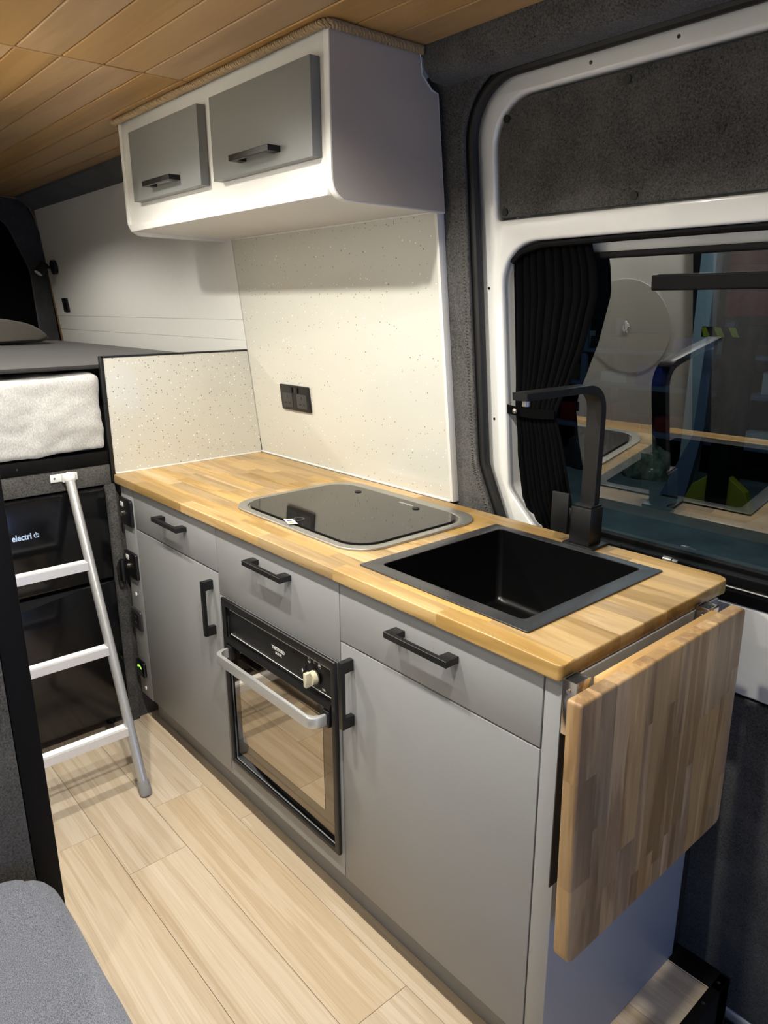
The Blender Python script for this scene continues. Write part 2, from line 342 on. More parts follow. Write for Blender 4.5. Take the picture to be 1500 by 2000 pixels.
# ================================================================== SETTING
# ---- floor: vinyl planks on a deck, cut away for the step well
FY1, FXS = 0.49, 0.097
floor = sempty('floor', 'pale oak vinyl plank floor')
bm = bmesh.new()
addbox(bm, -3.75, FXS, -1.3, FY1, -0.03, -0.004); addbox(bm, FXS, 3.2, -1.3, 0.12, -0.03, -0.004)
fin('subfloor', bm, 'black', floor)
rows = [(-1.3, -1.1375), (-1.1375, -0.975), (-0.975, -0.8125), (-0.8125, -0.65), (-0.65, -0.4875), (-0.4875, -0.325), (-0.325, -0.1625), (-0.1625, 0.0), (0.0, 0.1625), (0.1625, 0.325), (0.325, 0.485), (0.4865, FY1)]
offs = [-1.6, -1.1, -1.5, -1.0, -1.05, -1.255, -1.048, -1.258, -1.046, -1.2, -0.6, -0.6]
for (y0, y1), off in zip(rows, offs):
    xs = [off + 0.92 * k for k in range(-4, 6)]
    xs = [-2.0] + [x for x in xs if -1.95 < x < 2.9] + [3.0]
    for a, b in zip(xs, xs[1:]):
        if y0 > 0.1:
            if a > FXS: continue
            b = min(b, FXS)
        g = 0.0005
        box('plank', a + g, b - g, y0 + g, y1 - g, -0.004, 0.0, 'floor', floor, bev=0.0004, seg=1)
# step well
well = sempty('trim_1', 'black edged step well beside the sliding door')
bm = bmesh.new(); addbox(bm, FXS, FXS + 0.022, 0.12, FY1 + 0.05, -0.30, 0.003, 0.002); addbox(bm, -0.05, FXS + 0.022, FY1, 0.545, -0.30, 0.003, 0.002)
addbox(bm, FXS, 2.0, 0.10, 0.12, -0.30, 0.003, 0.002); fin('edge_trim', bm, 'black_frame', well, smooth=True)
box('step_tread', FXS + 0.022, 2.0, 0.12, 0.56, -0.32, -0.30, 'body', well)
for (x, y) in ((0.107, 0.512), (0.108, 0.44)):
    disc('screw', (x, y, 0.003), (0, 0, 1), 0.004, 0.0015, 'chrome', well, 10)
# ---- ceiling: tongue and groove boards
ceil = sempty('ceiling', 'varnished timber board ceiling')
box('backing', -3.8, 3.2, -1.3, 0.47, CEIL + 0.008, CEIL + 0.02, 'backing', ceil, 0)
ys = [-0.27 + 0.0965 * k for k in range(-11, 8)]
ys = [y for y in ys if y < 0.41]
for k, (y0, y1) in enumerate(zip(ys, ys[1:] + [0.412])):
    if y1 - y0 < 0.02: continue
    for (a, b) in ((-3.74, -1.309), (-1.301, 1.05), (1.054, 3.1)):
        bm = bmesh.new(); g = 0.0014 + random.random() * 0.001
        prism(bm, [(y0 + g, CEIL + 0.009), (y0 + g, CEIL + 0.002), (y0 + g + 0.002, CEIL), (y1 - g - 0.002, CEIL), (y1 - g, CEIL + 0.002), (y1 - g, CEIL + 0.009)], a, b, fYZ)
        fin('board', bm, 'ceil', ceil)
box('joint_strip', -1.3085, -1.3015, -1.3, 0.16, CEIL - 0.0015, CEIL + 0.006, 'ceil', ceil, bev=0.001)
for lx, ly in LAMPS:
    t = thing('ceiling_downlight', ('round white ceiling downlight above the ladder', 'round white ceiling downlight across from the overhead locker', 'round white ceiling downlight above the aisle by the sink', 'added fill lamp over the bench seat, shaped as a round white ceiling downlight', 'round white ceiling downlight over the bed')[LAMPS.index((lx, ly))], 'ceiling light', (0, 0, 0), 'ceiling downlights over the aisle')
    bm = bmesh.new(); c = Vector((lx, ly, CEIL - 0.004)); pr = [(0.040, 0.004), (0.036, 0.0), (0.030, 0.0), (0.027, 0.003)]
    rg = [[bm.verts.new((lx + r * math.cos(2 * pi * k / 28), ly + r * math.sin(2 * pi * k / 28), CEIL - 0.004 + h)) for k in range(28)] for r, h in pr]
    for A, B in zip(rg, rg[1:]):
        for k in range(28): bm.faces.new((A[k], A[(k + 1) % 28], B[(k + 1) % 28], B[k]))
    fin('bezel', bm, 'plastic_white', t, smooth=True)
    disc('diffuser', (lx, ly, CEIL - 0.0015), (0, 0, 1), 0.0275, 0.0012, 'lamp', t)
# ---- right wall: carpeted body side with the door opening
door_out = rounded([(-0.681, 1.902), (-0.681, 1.02), (-0.60, 0.80), (-0.56, 0.55), (-0.56, -0.34), (1.05, -0.34), (1.05, 1.902)], [0.13, 0.12, 0.15, 0.1, 0.02, 0.1, 0.14], 10)
wr = sempty('wall_right', 'carpet lined van side wall around the sliding door')
def grow(o, d):
    n = len(o); out = []
    cx = sum(p[0] for p in o) / n; 
    for i in range(n):
        a = Vector(o[i - 1]); b = Vector(o[(i + 1) % n]); t = (b - a).normalized(); nrm = Vector((t.y, -t.x))
        c = Vector((0.2, 0.9)); p = Vector(o[i])
        if nrm.dot(p - c) < 0: nrm = -nrm
        out.append(tuple(p + nrm * d))
    return out
plate('carpet_lining', [[(-0.80, -0.35), (2.2, -0.35), (2.2, 1.93), (-0.80, 1.93)], grow(door_out, 0.012)], 0.0, 0.012, fW(0.588), 'carpet', wr, 0.004)
# folded, stitched edge of the lining that returns towards the door
bm = bmesh.new(); o = grow(door_out, 0.010); n = len(o)
q0 = [bm.verts.new(fW(0.588)(u, v, 0.002)) for u, v in grow(door_out, 0.014)]; q1 = [bm.verts.new(fW(0.588)(u, v, 0.060)) for u, v in grow(door_out, 0.0)]
for i in range(n): bm.faces.new((q0[i], q0[(i + 1) % n], q1[(i + 1) % n], q1[i]))
fin('lining_return', bm, 'rubber', wr, smooth=True)
bm = bmesh.new(); o = grow(door_out, 0.0255)
for i in range(len(o)):
    a, b = Vector(o[i]), Vector(o[(i + 1) % len(o)]); L = (b - a).length; k = max(1, int(L / 0.008))
    for j in range(k):
        p = a.lerp(b, (j + .5) / k)
        if p.x > 0.3 or p.y < 0.85: continue
        x, y, z = fW(0.588)(p.x, p.y, -0.0006); t = (b - a).normalized(); nn = Vector((t.y, -t.x)) * 0.0035
        q = [bm.verts.new(fW(0.588)(p.x + s * nn.x + r * t.x * 0.0007, p.y + s * nn.y + r * t.y * 0.0007, -0.0008)) for s, r in ((-1, -1), (1, -1), (1, 1), (-1, 1))]
        bm.faces.new(q)
st = fin('edge_stitching', bm, 'black', wr); st['kind'] = 'stuff'
tub('rubber_seal', [fW(0.607)(u, v, 0.0) for u, v in grow(door_out, -0.001)], 0.0125, 'rubber', wr, 10, closed=True)
# side structure behind the kitchen and the rear
pris('outer_skin', [(-3.8, -0.35), (-0.70, -0.35), (-0.70, 1.93), (-3.8, 1.93)], 0, 0.01, fW(0.60), 'carpet_dark', wr)
# cladding boards on the bed side (white planks)
zc = [0.95, 1.305, 1.375, 1.925]
for z0, z1 in zip(zc, zc[1:]):
    pris('cladding_board', [(-3.70, z0 + .0008), (-1.747, z0 + .0003), (-1.747, z1 - .0003), (-3.70, z1 - .0003)], 0, 0.012, fW(0.563), 'white', wr, bev=0.0006, seg=1)
pris('board_edge', [(-3.716, 0.95), (-3.7005, 0.95), (-3.7005, 1.925), (-3.716, 1.925)], -0.004, 0.02, fW(0.56), 'chip', wr)
# carpeted box beam between ceiling and wall
bmo = rounded([(0.404, CEIL + 0.02), (0.412, 1.925), (0.436, 1.9035), (0.50, 1.900), (0.53, CEIL + 0.02)], [0, 0.012, 0.012, 0, 0], 5)
o = pris('beam_casing', bmo, -0.7385, 3.0, fYZ, 'carpet', wr); 
bmo2 = [(0.366, CEIL + 0.02), (0.372, 1.955), (0.452, 1.905), (0.50, 1.905), (0.50, CEIL + 0.02)]
pris('beam_casing', bmo2, -3.72, -1.801, fYZ, 'carpet_dark', wr)
# ---- sliding door (structure) with window
door = sempty('door_1', 'white painted sliding door with a carpeted upper panel and a dark tinted window')
panel_in = rounded([(-0.636, 1.859), (-0.634, 1.611), (0.95, 1.608), (0.95, 1.859)], [0.10, 0.012, 0.03, 0.08], 10)
win_in = rounded([(-0.625, 1.562), (-0.622, 0.955), (-0.535, 0.86), (-0.42, 0.842), (0.95, 0.842), (0.95, 1.562)], [0.10, 0.05, 0.08, 0.06, 0.08, 0.1], 10)
low_in = rounded([(-0.50, 0.605), (-0.50, -0.31), (0.95, -0.31), (0.95, 0.605)], 0.03)
plate('inner_frame', [grow(door_out, 0.010), panel_in, win_in, low_in], 0.0, 0.03, fW(0.628), 'body', door, 0.007)
cp = plate('carpet_panel', [rounded([(-0.630, 1.853), (-0.628, 1.616), (0.94, 1.613), (0.94, 1.853)], [0.095, 0.010, 0.03, 0.08], 10)], 0.0, 0.012, fW(0.634), 'carpet', door, 0.003)
for (x, z) in ((-0.600, 1.818), (-0.303, 1.836), (-0.612, 1.628), (-0.282, 1.630), (0.1, 1.836), (0.1, 1.63)):
    c = fW(0.634)(x, z, -0.0035); disc('fixing_button', c, (0, 1, SL), 0.0085, 0.005, 'rubber', door, 16, bev=0.0015)
for (x, z) in ((-0.382, 1.880), (-0.664, 1.461), (-0.661, 1.138), (-0.2, 1.882)):
    c = fW(0.628)(x, z, -0.0006); disc('hole_plug', c, (0, 1, SL), 0.0036, 0.002, 'black', door, 12)
plate('carpet_panel', [rounded([(-0.49, 0.597), (-0.49, -0.306), (0.94, -0.306), (0.94, 0.597)], 0.03)], 0.0, 0.012, fW(0.630), 'carpet', door, 0.003)
plate('outer_skin', [grow(door_out, 0.03), win_in], 0.075, 0.08, fW(0.628), 'body', door)
# window reveal (painted return), black frame and glass
win = sempty('window_1', 'dark tinted sliding door window in a black frame')
bm = bmesh.new(); n = len(win_in)
ra = [bm.verts.new(fW(0.628)(u, v, 0.012)) for u, v in win_in]; rb = [bm.verts.new(fW(0.628)(u, v, 0.072)) for u, v in grow(win_in, 0.0)]
for i in range(n): bm.faces.new((ra[i], ra[(i + 1) % n], rb[(i + 1) % n], rb[i]))
fin('reveal', bm, 'body', win, smooth=True)
gl_in = rounded([(-0.60, 1.518), (-0.60, 0.97), (-0.52, 0.885), (0.93, 0.875), (0.93, 1.518)], [0.08, 0.05, 0.06, 0.06, 0.06], 8)
plate('window_frame', [rounded([(-0.612, 1.532), (-0.612, 0.955), (-0.53, 0.865), (-0.42, 0.846), (0.945, 0.846), (0.945, 1.532)], [0.09, 0.05, 0.08, 0.06, 0.08, 0.09], 10), gl_in], 0.052, 0.072, fW(0.628), 'black_frame', win, 0.003)
plate('inner_return', [grow(win_in, 0.004), rounded([(-0.608, 1.528), (-0.608, 0.957), (-0.528, 0.868), (-0.42, 0.850), (0.94, 0.850), (0.94, 1.528)], [0.09, 0.05, 0.08, 0.06, 0.08, 0.09], 10)], 0.060, 0.068, fW(0.628), 'body', win, 0)
plate('sill_strip', [rrect(-0.42, 0.93, 0.818, 0.846, 0.006)], -0.004, 0.012, fW(0.628), 'gloss_black', win, 0.002)
plate('lower_rail', [rrect(-0.42, 0.93, 0.850, 0.872, 0.006)], 0.02, 0.05, fW(0.628), 'black_frame', win, 0.003)
pris('glass', gl_in, 0.060, 0.064, fW(0.628), 'glass', win, smooth=False)
plate('sliding_bar', [rrect(-0.262, 0.5, 1.449, 1.480, 0.004)], 0.046, 0.060, fW(0.628), 'black_frame', win, 0.003)
bm = bmesh.new(); cyl(bm, fW(0.628)(-0.19, 0.868, 0.02), (1, 0, 0.0), 0.007, 0.02, 12); cyl(bm, fW(0.628)(-0.168, 0.868, 0.02), (1, 0, 0.0), 0.005, 0.012, 12)
fin('window_catch', bm, 'steel_rim', win, smooth=True)
# curtain track
tub('curtain_track', [fW(0.628)(u, v, 0.016) for u, v in [(-0.602, 1.520), (-0.575, 1.540), (-0.52, 1.553), (-0.3, 1.5555), (0.4, 1.5555), (0.9, 1.5555)]], 0.0075, 'black_frame', win, 8)
# ---- left side, front bulkhead side and rear wall (outside the frame or only seen in reflections)
wl = sempty('wall_left', 'white clad van side wall across the aisle')
for k in range(9):
    z0 = 0.0 + k * 0.22
    box('cladding_board', -3.72, 3.1, -1.312, -1.30, z0 + 0.001, z0 + 0.219, 'white', wl, bev=0.001, seg=1)
wb = sempty('wall_back', 'charcoal carpeted rear doors at the end of the bed')
box('carpet_lining', -3.76, -3.72, -1.3, 0.62, 0.0, CEIL + 0.02, 'carpet_dark', wb, 0)
plate('carpet_frame', [[(-1.28, 0.9), (0.53, 0.9), (0.47, 1.8), (0.40, 1.96), (-1.28, 1.96)], rounded([(-0.5, 1.0), (0.42, 1.0), (0.40, 1.60), (0.30, 1.87), (-0.5, 1.9)], [0.03, 0.05, 0.2, 0.12, 0.1])], -3.72, -3.69, fYZ, 'carpet_dark', wb, 0.008)
pris('door_window_blank', rounded([(-0.5, 1.0), (0.42, 1.0), (0.40, 1.60), (0.30, 1.87), (-0.5, 1.9)], [0.03, 0.05, 0.2, 0.12, 0.1]), -3.719, -3.712, fYZ, 'curtain', wb)
tub('edge_piping', [(-3.688, 0.30, 1.962), (-3.688, 0.385, 1.955), (-3.688, 0.43, 1.92), (-3.688, 0.455, 1.86)], 0.004, 'chip', wb, 8)

# ================================================================== KITCHEN
YF = 0.013
def handle(parent, x0, x1, z, yf=YF, proj=0.033, vertical=False, xc=None, z0=None, z1=None):
    """square bar pull: one bent bar with two stand-offs, wider at the ends"""
    bm = bmesh.new(); t = 0.0085
    if not vertical:
        yo = yf - proj
        ol = rounded([(x0, yf), (x0, yo), (x1, yo), (x1, yf), (x1 - 0.026, yf), (x1 - 0.026, yo + t), (x0 + 0.026, yo + t), (x0 + 0.026, yf)], 0.0008, 2)
        prism(bm, ol, z - 0.0065, z + 0.0065, fXY, 0.0007, 1)
    else:
        yo = yf - proj
        ol = rounded([(z0, yf), (z0, yo), (z1, yo), (z1, yf), (z1 - 0.026, yf), (z1 - 0.026, yo + t), (z0 + 0.026, yo + t), (z0 + 0.026, yf)], 0.0008, 2)
        prism(bm, ol, xc - 0.0065, xc + 0.0065, lambda u, v, w: (w, v, u), 0.0007, 1)
    return fin('handle', bm, 'black', parent, 'matt black square bar handle', smooth=True)
TH = 0.018
def front(name, x0, x1, z0, z1, parent, mat='grey', yf=YF, th=TH, g=0.0014):
    return box(name, x0 + g, x1 - g, yf, yf + th, z0 + g, z1 - g, mat, parent, bev=0.0012, seg=2)
X0, X1, X2, X3 = -1.722, -1.094, -0.564, -0.038
XS = -1.628
ZB, ZD, ZT = 0.122, 0.738, 0.872
def carcass(parent, x0, x1, back=0.50):
    bm = bmesh.new(); y0 = YF + TH + 0.001
    addbox(bm, x0 + .001, x0 + 0.016, y0, back, ZB, ZT - .001); addbox(bm, x1 - 0.016, x1 - .001, y0, back, ZB, ZT - .001)
    addbox(bm, x0 + 0.0165, x1 - 0.0165, y0, back, ZB, ZB + 0.015); addbox(bm, x0 + 0.0165, x1 - 0.0165, back - 0.008, back, ZB + 0.016, ZT - .001)
    return fin('carcass', bm, 'black', parent)
def plinth(parent, x0, x1): return box('plinth', x0, x1, 0.065, 0.080, 0.0005, ZB - 0.001, 'grey', parent, bev=0.0005, seg=1)
# left unit
c1 = thing('base_cabinet', 'grey base cabinet at the bed end with drawer, door and a strip of outlets', 'cabinet', group=None)
carcass(c1, X0, X1); plinth(c1, X0, X1)
front('filler_panel', X0 - 0.002, XS, ZB - 0.004, ZT, c1)
d = front('drawer', XS, X1, ZD + 0.002, ZT, c1); handle(d, -1.425, -1.262, 0.822)
d = front('door', XS, X1, ZB, ZD, c1); handle(d, 0, 0, 0, vertical=True, xc=-1.133, z0=0.550, z1=0.710)
# outlet plates on the filler
def plate_xz(name, x0, x1, z0, z1, y1, th, mat, parent, r=0.004, bev=0.0012, label=None):
    return pris(name, rrect(x0, x1, z0, z1, r, 4), y1 - th, y1, fXZ, mat, parent, bev=bev, which='lo', label=label)
for (zc_) in (0.785, 0.604):
    lo = zc_ > 0.7
    t = thing('switch_panel', 'upper black switch panel with white label and silver button on the left cabinet strip' if lo else 'lower black switch panel with white label and silver button, above the cap screw', 'switch', (0, 0, 0), 'black switch panels on the left cabinet strip')
    plate_xz('face_plate', -1.727, -1.636, zc_ - 0.044, zc_ + 0.044, YF - 0.0002, 0.009, 'black', t, 0.007)
    plate_xz('label_tag', -1.712, -1.690, zc_ + 0.016, zc_ + 0.032, YF - 0.0094, 0.001, 'print', t, 0.001, 0.0002)
    disc('button', (-1.705, YF - 0.0094, zc_ - 0.008), (0, -1, 0), 0.0085, 0.004, 'chrome', t, 18, bev=0.001)
    disc('jack', (-1.666, YF - 0.0094, zc_ - 0.004), (0, -1, 0), 0.004, 0.001, 'rubber', t, 12)
t = thing('socket_plate', 'dark grey socket plate low on the left cabinet strip', 'socket')
plate_xz('face_plate', -1.730, -1.648, 0.372, 0.443, YF - 0.0002, 0.007, 'plastic_grey', t, 0.008)
plate_xz('socket_insert', -1.716, -1.662, 0.384, 0.431, YF - 0.0074, 0.002, 'black', t, 0.003)
for zz in (0.397, 0.417): plate_xz('slot', -1.694, -1.680, zz - 0.003, zz + 0.003, YF - 0.0096, 0.001, 'plastic_grey', t, 0.001, 0.0002)
t = thing('battery_gauge', 'small black gauge with green light near the foot of the left cabinet strip', 'gauge')
plate_xz('face_plate', -1.728, -1.660, 0.196, 0.250, YF - 0.0002, 0.010, 'gloss_black', t, 0.009, 0.002)
bm = bmesh.new(); arc = [(-1.696 + 0.017 * math.cos(a) * 1.1, 0.222 + 0.014 * math.sin(a)) for a in [math.radians(15 + 14 * k) for k in range(11)]]
inn = [(-1.696 + 0.011 * math.cos(a) * 1.1, 0.222 + 0.008 * math.sin(a)) for a in [math.radians(15 + 14 * k) for k in range(11)]][::-1]
prism(bm, arc + inn, YF - 0.0112, YF - 0.0104, fXZ); fin('green_arc', bm, 'green_led', t)
for zz, lb in ((0.500, 'white screw cap between the two lower plates on the left cabinet strip'), (0.150, 'white screw cap below the gauge at the bottom of the left cabinet strip')):
    disc('screw_cap', (-1.681, YF, zz), (0, -1, 0), 0.0065, 0.0025, 'plastic_white', c1, 14, bev=0.0008)
# middle unit with oven
OX0, OX1, OZ0, OZ1 = -1.072, -0.574, 0.180, 0.680
c2 = thing('base_cabinet', 'grey middle base cabinet with a drawer front above the built-in oven', 'cabinet')
carcass(c2, X1, X2); plinth(c2, X1, X2)
g = 0.0014; bm = bmesh.new()
fr_ = plate('oven_surround', [rrect(X1 + g, X2 - g, ZB + g, 0.6782, 0.0005, 1), rrect(OX0 + 0.012, OX1 - 0.012, OZ0 + 0.012, OZ1 - 0.016, 0.0005, 1)], YF, YF + TH, fXZ, 'grey', c2, 0.001)
d = front('drawer', X1, X2, 0.6785, ZT, c2, g=0.0010); handle(d, -0.908, -0.742, 0.826)
# right unit
c3 = thing('base_cabinet', 'grey base cabinet nearest the sliding door, with drawer and door under the sink', 'cabinet')
carcass(c3, X2, X3, 0.50); plinth(c3, X2, X3)
d = front('drawer', X2, X3, ZD - 0.004, ZT, c3); handle(d, -0.386, -0.220, 0.822)
d = front('door', X2, X3, ZB, ZD - 0.005, c3); handle(d, 0, 0, 0, vertical=True, xc=-0.525, z0=0.550, z1=0.708)
box('end_panel', X3 + 0.0015, 0.003, YF, 0.508, 0.0005, ZT, 'grey', c3, bev=0.0015)
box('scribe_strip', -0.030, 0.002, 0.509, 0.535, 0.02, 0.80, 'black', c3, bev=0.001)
# ---- worktop of oak staves, cut for the sink
wt = thing('worktop', 'oiled oak butcher block worktop on the grey cabinets', 'worktop')
WZ0, WZ1 = 0.8725, 0.9; WX0, WX1, WY1 = -1.744, 0.0, 0.556
HX0, HX1, HY0, HY1 = -0.532, -0.118, 0.0735, 0.473
yb = [0.0, 0.037, HY0, 0.119, 0.163, 0.207, 0.235, 0.275, 0.312, 0.350, 0.392, 0.432, HY1, 0.514, WY1]
rnd = random.Random(11)
def stave_obj(x0, x1, y0, y1):
    r = [0, 0, 0, 0]
    if x0 <= WX0 + .001 and y0 < .001: r[0] = 0.012
    if x1 >= WX1 - .001 and y0 < .001: r[1] = 0.009
    if x1 >= WX1 - .001 and y1 > WY1 - .001: r[2] = 0.02
    ol = rounded([(x0, y0), (x1, y0), (x1, y1), (x0, y1)], r, 5)
    bm = bmesh.new()
    prism(bm, ol, WZ0, WZ1, fXY)
    es = []
    for e in bm.edges:
        a, b = e.verts[0].co, e.verts[1].co
        if abs(a.z - b.z) > 1e-6: continue
        out = False
        if y0 < .001 and (a.y < 0.0165 and b.y < 0.0165) and (a.y + b.y < 0.03) and not (abs(a.x - b.x) < 1e-6): out = True
        if x1 >= WX1 - .001 and a.x > WX1 - .021 and b.x > WX1 - .021 and not (abs(a.y - b.y) < 1e-6 and abs(a.x - b.x) > .015 and .001 < a.y < WY1 - .001): out = True
        if out and not (abs(a.y - b.y) < 1e-6 and .001 < a.y < WY1 - .001): es.append(e)
    if es: bmesh.ops.bevel(bm, geom=es, offset=0.0032, segments=3, profile=0.5, affect='EDGES')
    o = fin('stave', bm, 'oak', wt, smooth=True)
for i, (y0, y1) in enumerate(zip(yb, yb[1:])):
    xs = [WX0]; x = WX0 + rnd.uniform(0.06, 0.3)
    while x < WX1 - 0.05: xs.append(x); x += rnd.uniform(0.18, 0.42)
    xs.append(WX1)
    if i in (12,): pass
    for a, b in zip(xs, xs[1:]):
        segs = [(a, b)]
        if y0 >= HY0 - 1e-6 and y1 <= HY1 + 1e-6:
            segs = [(s, e) for s, e in ((a, min(b, HX0)), (max(a, HX1), b)) if e - s > 0.004]
        for s, e in segs: stave_obj(s + 0.00008, e - 0.00008, y0 + 0.00008, y1 - 0.00008) if False else stave_obj(s, e, y0, y1)
# ---- sink
sk = thing('kitchen_sink', 'square matt black sink with a wide flat rim set into the oak worktop', 'sink')
plate('rim', [rrect(-0.545, -0.105, 0.053, 0.488, 0.003, 3), rrect(-0.512, -0.140, 0.086, 0.465, 0.012, 5)], WZ1 + 0.0002, WZ1 + 0.0035, fXY, 'sink_rim', sk, 0.0008)
bm = bmesh.new()
def ring(o, z): return [bm.verts.new((u, v, z)) for u, v in o]
levels = [(0.0, WZ1 + 0.0016, 0.012), (0.0, WZ1 - 0.01, 0.012), (0.003, 0.735, 0.016), (0.010, 0.722, 0.02), (0.022, 0.717, 0.02)]
rings = [ring(rrect(-0.512 + i_, -0.140 - i_, 0.086 + i_, 0.465 - i_, r_, 5), z_) for i_, z_, r_ in levels]
for A, B in zip(rings, rings[1:]):
    for k in range(len(A)): bm.faces.new((A[k], A[(k + 1) % len(A)], B[(k + 1) % len(A)], B[k]))
bm.faces.new(rings[-1])
for f_ in bm.faces: f_.normal_flip()
me = bpy.data.meshes.new('basin'); bm.to_mesh(me); bm.free(); link('basin', me, 'sink', sk); autosmooth(me, 50)
bm = bmesh.new(); cyl(bm, (-0.326, 0.29, 0.7172), (0, 0, 1), 0.038, 0.003, 28); cyl(bm, (-0.326, 0.29, 0.7202), (0, 0, 1), 0.026, 0.002, 28); fin('drain', bm, 'sink_rim', sk, smooth=True)
# ---- tap
tp = thing('kitchen_tap', 'square matt black kitchen tap with a flat arched spout behind the sink', 'tap')
box('base_plate', -0.350, -0.272, 0.487, 0.552, WZ1 + 0.0001, WZ1 + 0.007, 'black', tp, bev=0.001)
box('body', -0.336, -0.284, 0.492, 0.540, WZ1 + 0.007, 0.992, 'black', tp, bev=0.002)
box('collar', -0.333, -0.287, 0.496, 0.538, 0.992, 0.997, 'black', tp, bev=0.001)
path = [(0.534, 0.997), (0.534, 1.17)] + [(0.534 - 0.058 + 0.058 * math.cos(a), 1.203 + 0.058 * math.sin(a)) for a in [math.radians(6 + 12 * k) for k in range(8)]] + [(0.26, 1.261)]
ins = [(0.262, 1.246), (0.46, 1.246)] + [(0.534 - 0.058 + 0.040 * math.cos(a) - 0.0, 1.203 + 0.042 * math.sin(a)) for a in [math.radians(90 - 12 * k) for k in range(1, 8)]] + [(0.516, 1.17), (0.514, 0.997)]
pris('spout', path + ins, -0.328, -0.292, fYZ, 'black', tp, bev=0.001, seg=1)
disc('aerator', (-0.310, 0.282, 1.247), (0, 0, -1), 0.0075, 0.013, 'steel_rim', tp, 16)
bm = bmesh.new(); addbox(bm, -0.384, -0.340, 0.486, 0.493, 0.928, 1.018, 0.0015); addbox(bm, -0.362, -0.336, 0.493, 0.510, 0.962, 0.980, 0.001)
fin('lever', bm, 'black', tp, smooth=True)
# ---- hob
hb = thing('gas_hob', 'hob under a smoked glass lid with a brushed steel rim in the worktop', 'hob')
HO = rrect(-1.160, -0.590, 0.086, 0.505, 0.085, 12)
plate('rim', [HO, rrect(-1.136, -0.614, 0.108, 0.470, 0.072, 12)], WZ1 + 0.0002, WZ1 + 0.0055, fXY, 'steel_rim', hb, 0.002)
pris('hob_tray', rrect(-1.136, -0.614, 0.108, 0.470, 0.072, 12), WZ1 + 0.0003, WZ1 + 0.001, fXY, 'steel_rim', hb)
lid = pris('glass_lid', rrect(-1.130, -0.620, 0.113, 0.464, 0.070, 12), WZ1 + 0.0035, WZ1 + 0.0085, fXY, 'hob_glass', hb, bev=0.001)
for x in (-1.004, -0.764):
    disc('hinge_cap', (x, 0.423, WZ1 + 0.0086), (0, 0, 1), 0.0095, 0.002, 'rubber', lid, 20, bev=0.0006)
bm = bmesh.new()
for rr in (0.013,):
    rg_ = [[bm.verts.new((-0.888 + r * math.cos(2 * pi * k / 24), 0.138 + r * math.sin(2 * pi * k / 24), WZ1 + z)) for k in range(24)] for r, z in ((0.015, .0086), (0.015, .0098), (0.011, .0098), (0.011, .0086))]
    for A, B in zip(rg_, rg_[1:]):
        for k in range(24): bm.faces.new((A[k], A[(k + 1) % 24], B[(k + 1) % 24], B[k]))
fin('lid_catch', bm, 'plastic_grey', lid, smooth=True)
bm = bmesh.new(); prism(bm, [(-0.912, 0.108), (-0.868, 0.094), (-0.858, 0.114), (-0.902, 0.128)][::1], WZ1 + 0.0087, WZ1 + 0.0091, fXY); sticker = fin('sticker', bm, 'print', lid, 'small white sticker with blue and yellow print')
bm = bmesh.new(); prism(bm, [(-0.884, 0.103), (-0.875, 0.100), (-0.870, 0.111), (-0.879, 0.114)], WZ1 + 0.0092, WZ1 + 0.0094, fXY); fin('sticker', bm, 'yellow', lid)
bm = bmesh.new(); prism(bm, [(-0.899, 0.108), (-0.890, 0.105), (-0.885, 0.116), (-0.894, 0.119)], WZ1 + 0.0092, WZ1 + 0.0094, fXY); fin('sticker', bm, 'blue', lid)
text('maker_name', 'THETFORD', 0.011, lambda u, v, w_: (-0.845 - u * -1, 0.432 + v * 1, WZ1 + 0.0088 + w_), 'print', lid, 0.0002)
# ---- oven
ov = thing('built_in_oven', 'black built-in oven with aluminium bow handle and bronze mirror glass', 'oven')
plate('bezel', [rrect(OX0, OX1, OZ0, OZ1, 0.003, 2), rrect(OX0 + 0.017, OX1 - 0.017, OZ0 + 0.014, OZ1 - 0.022, 0.002, 2)], YF - 0.010, YF - 0.0002, fXZ, 'black', ov, 0.003)
box('housing', OX0 + 0.020, OX1 - 0.020, YF + 0.020, 0.40, OZ0 + 0.02, OZ1 - 0.02, 'black', ov, 0)
cpn = box('control_panel', OX0 + 0.0175, OX1 - 0.0175, YF - 0.001, YF + 0.018, 0.572, OZ1 - 0.0225, 'black', ov, bev=0.002)
for zz in (0.581, 0.651):
    box('accent_line', OX0 + 0.030, OX1 - 0.026, YF - 0.0020, YF - 0.001, zz - 0.0006, zz + 0.0006, 'print', cpn, 0)
text('maker_name', 'THETFORD', 0.0125, lambda u, v, w_: (-0.839 + u * 0.88, YF - 0.0018 - w_, 0.6165 + v), 'print', cpn, 0.0003, offset=0.0004)
text('maker_name', 'DUPLEX', 0.0085, lambda u, v, w_: (-0.824 + u * 0.9, YF - 0.0018 - w_, 0.606 + v), 'print', cpn, 0.0003, offset=0.0002)
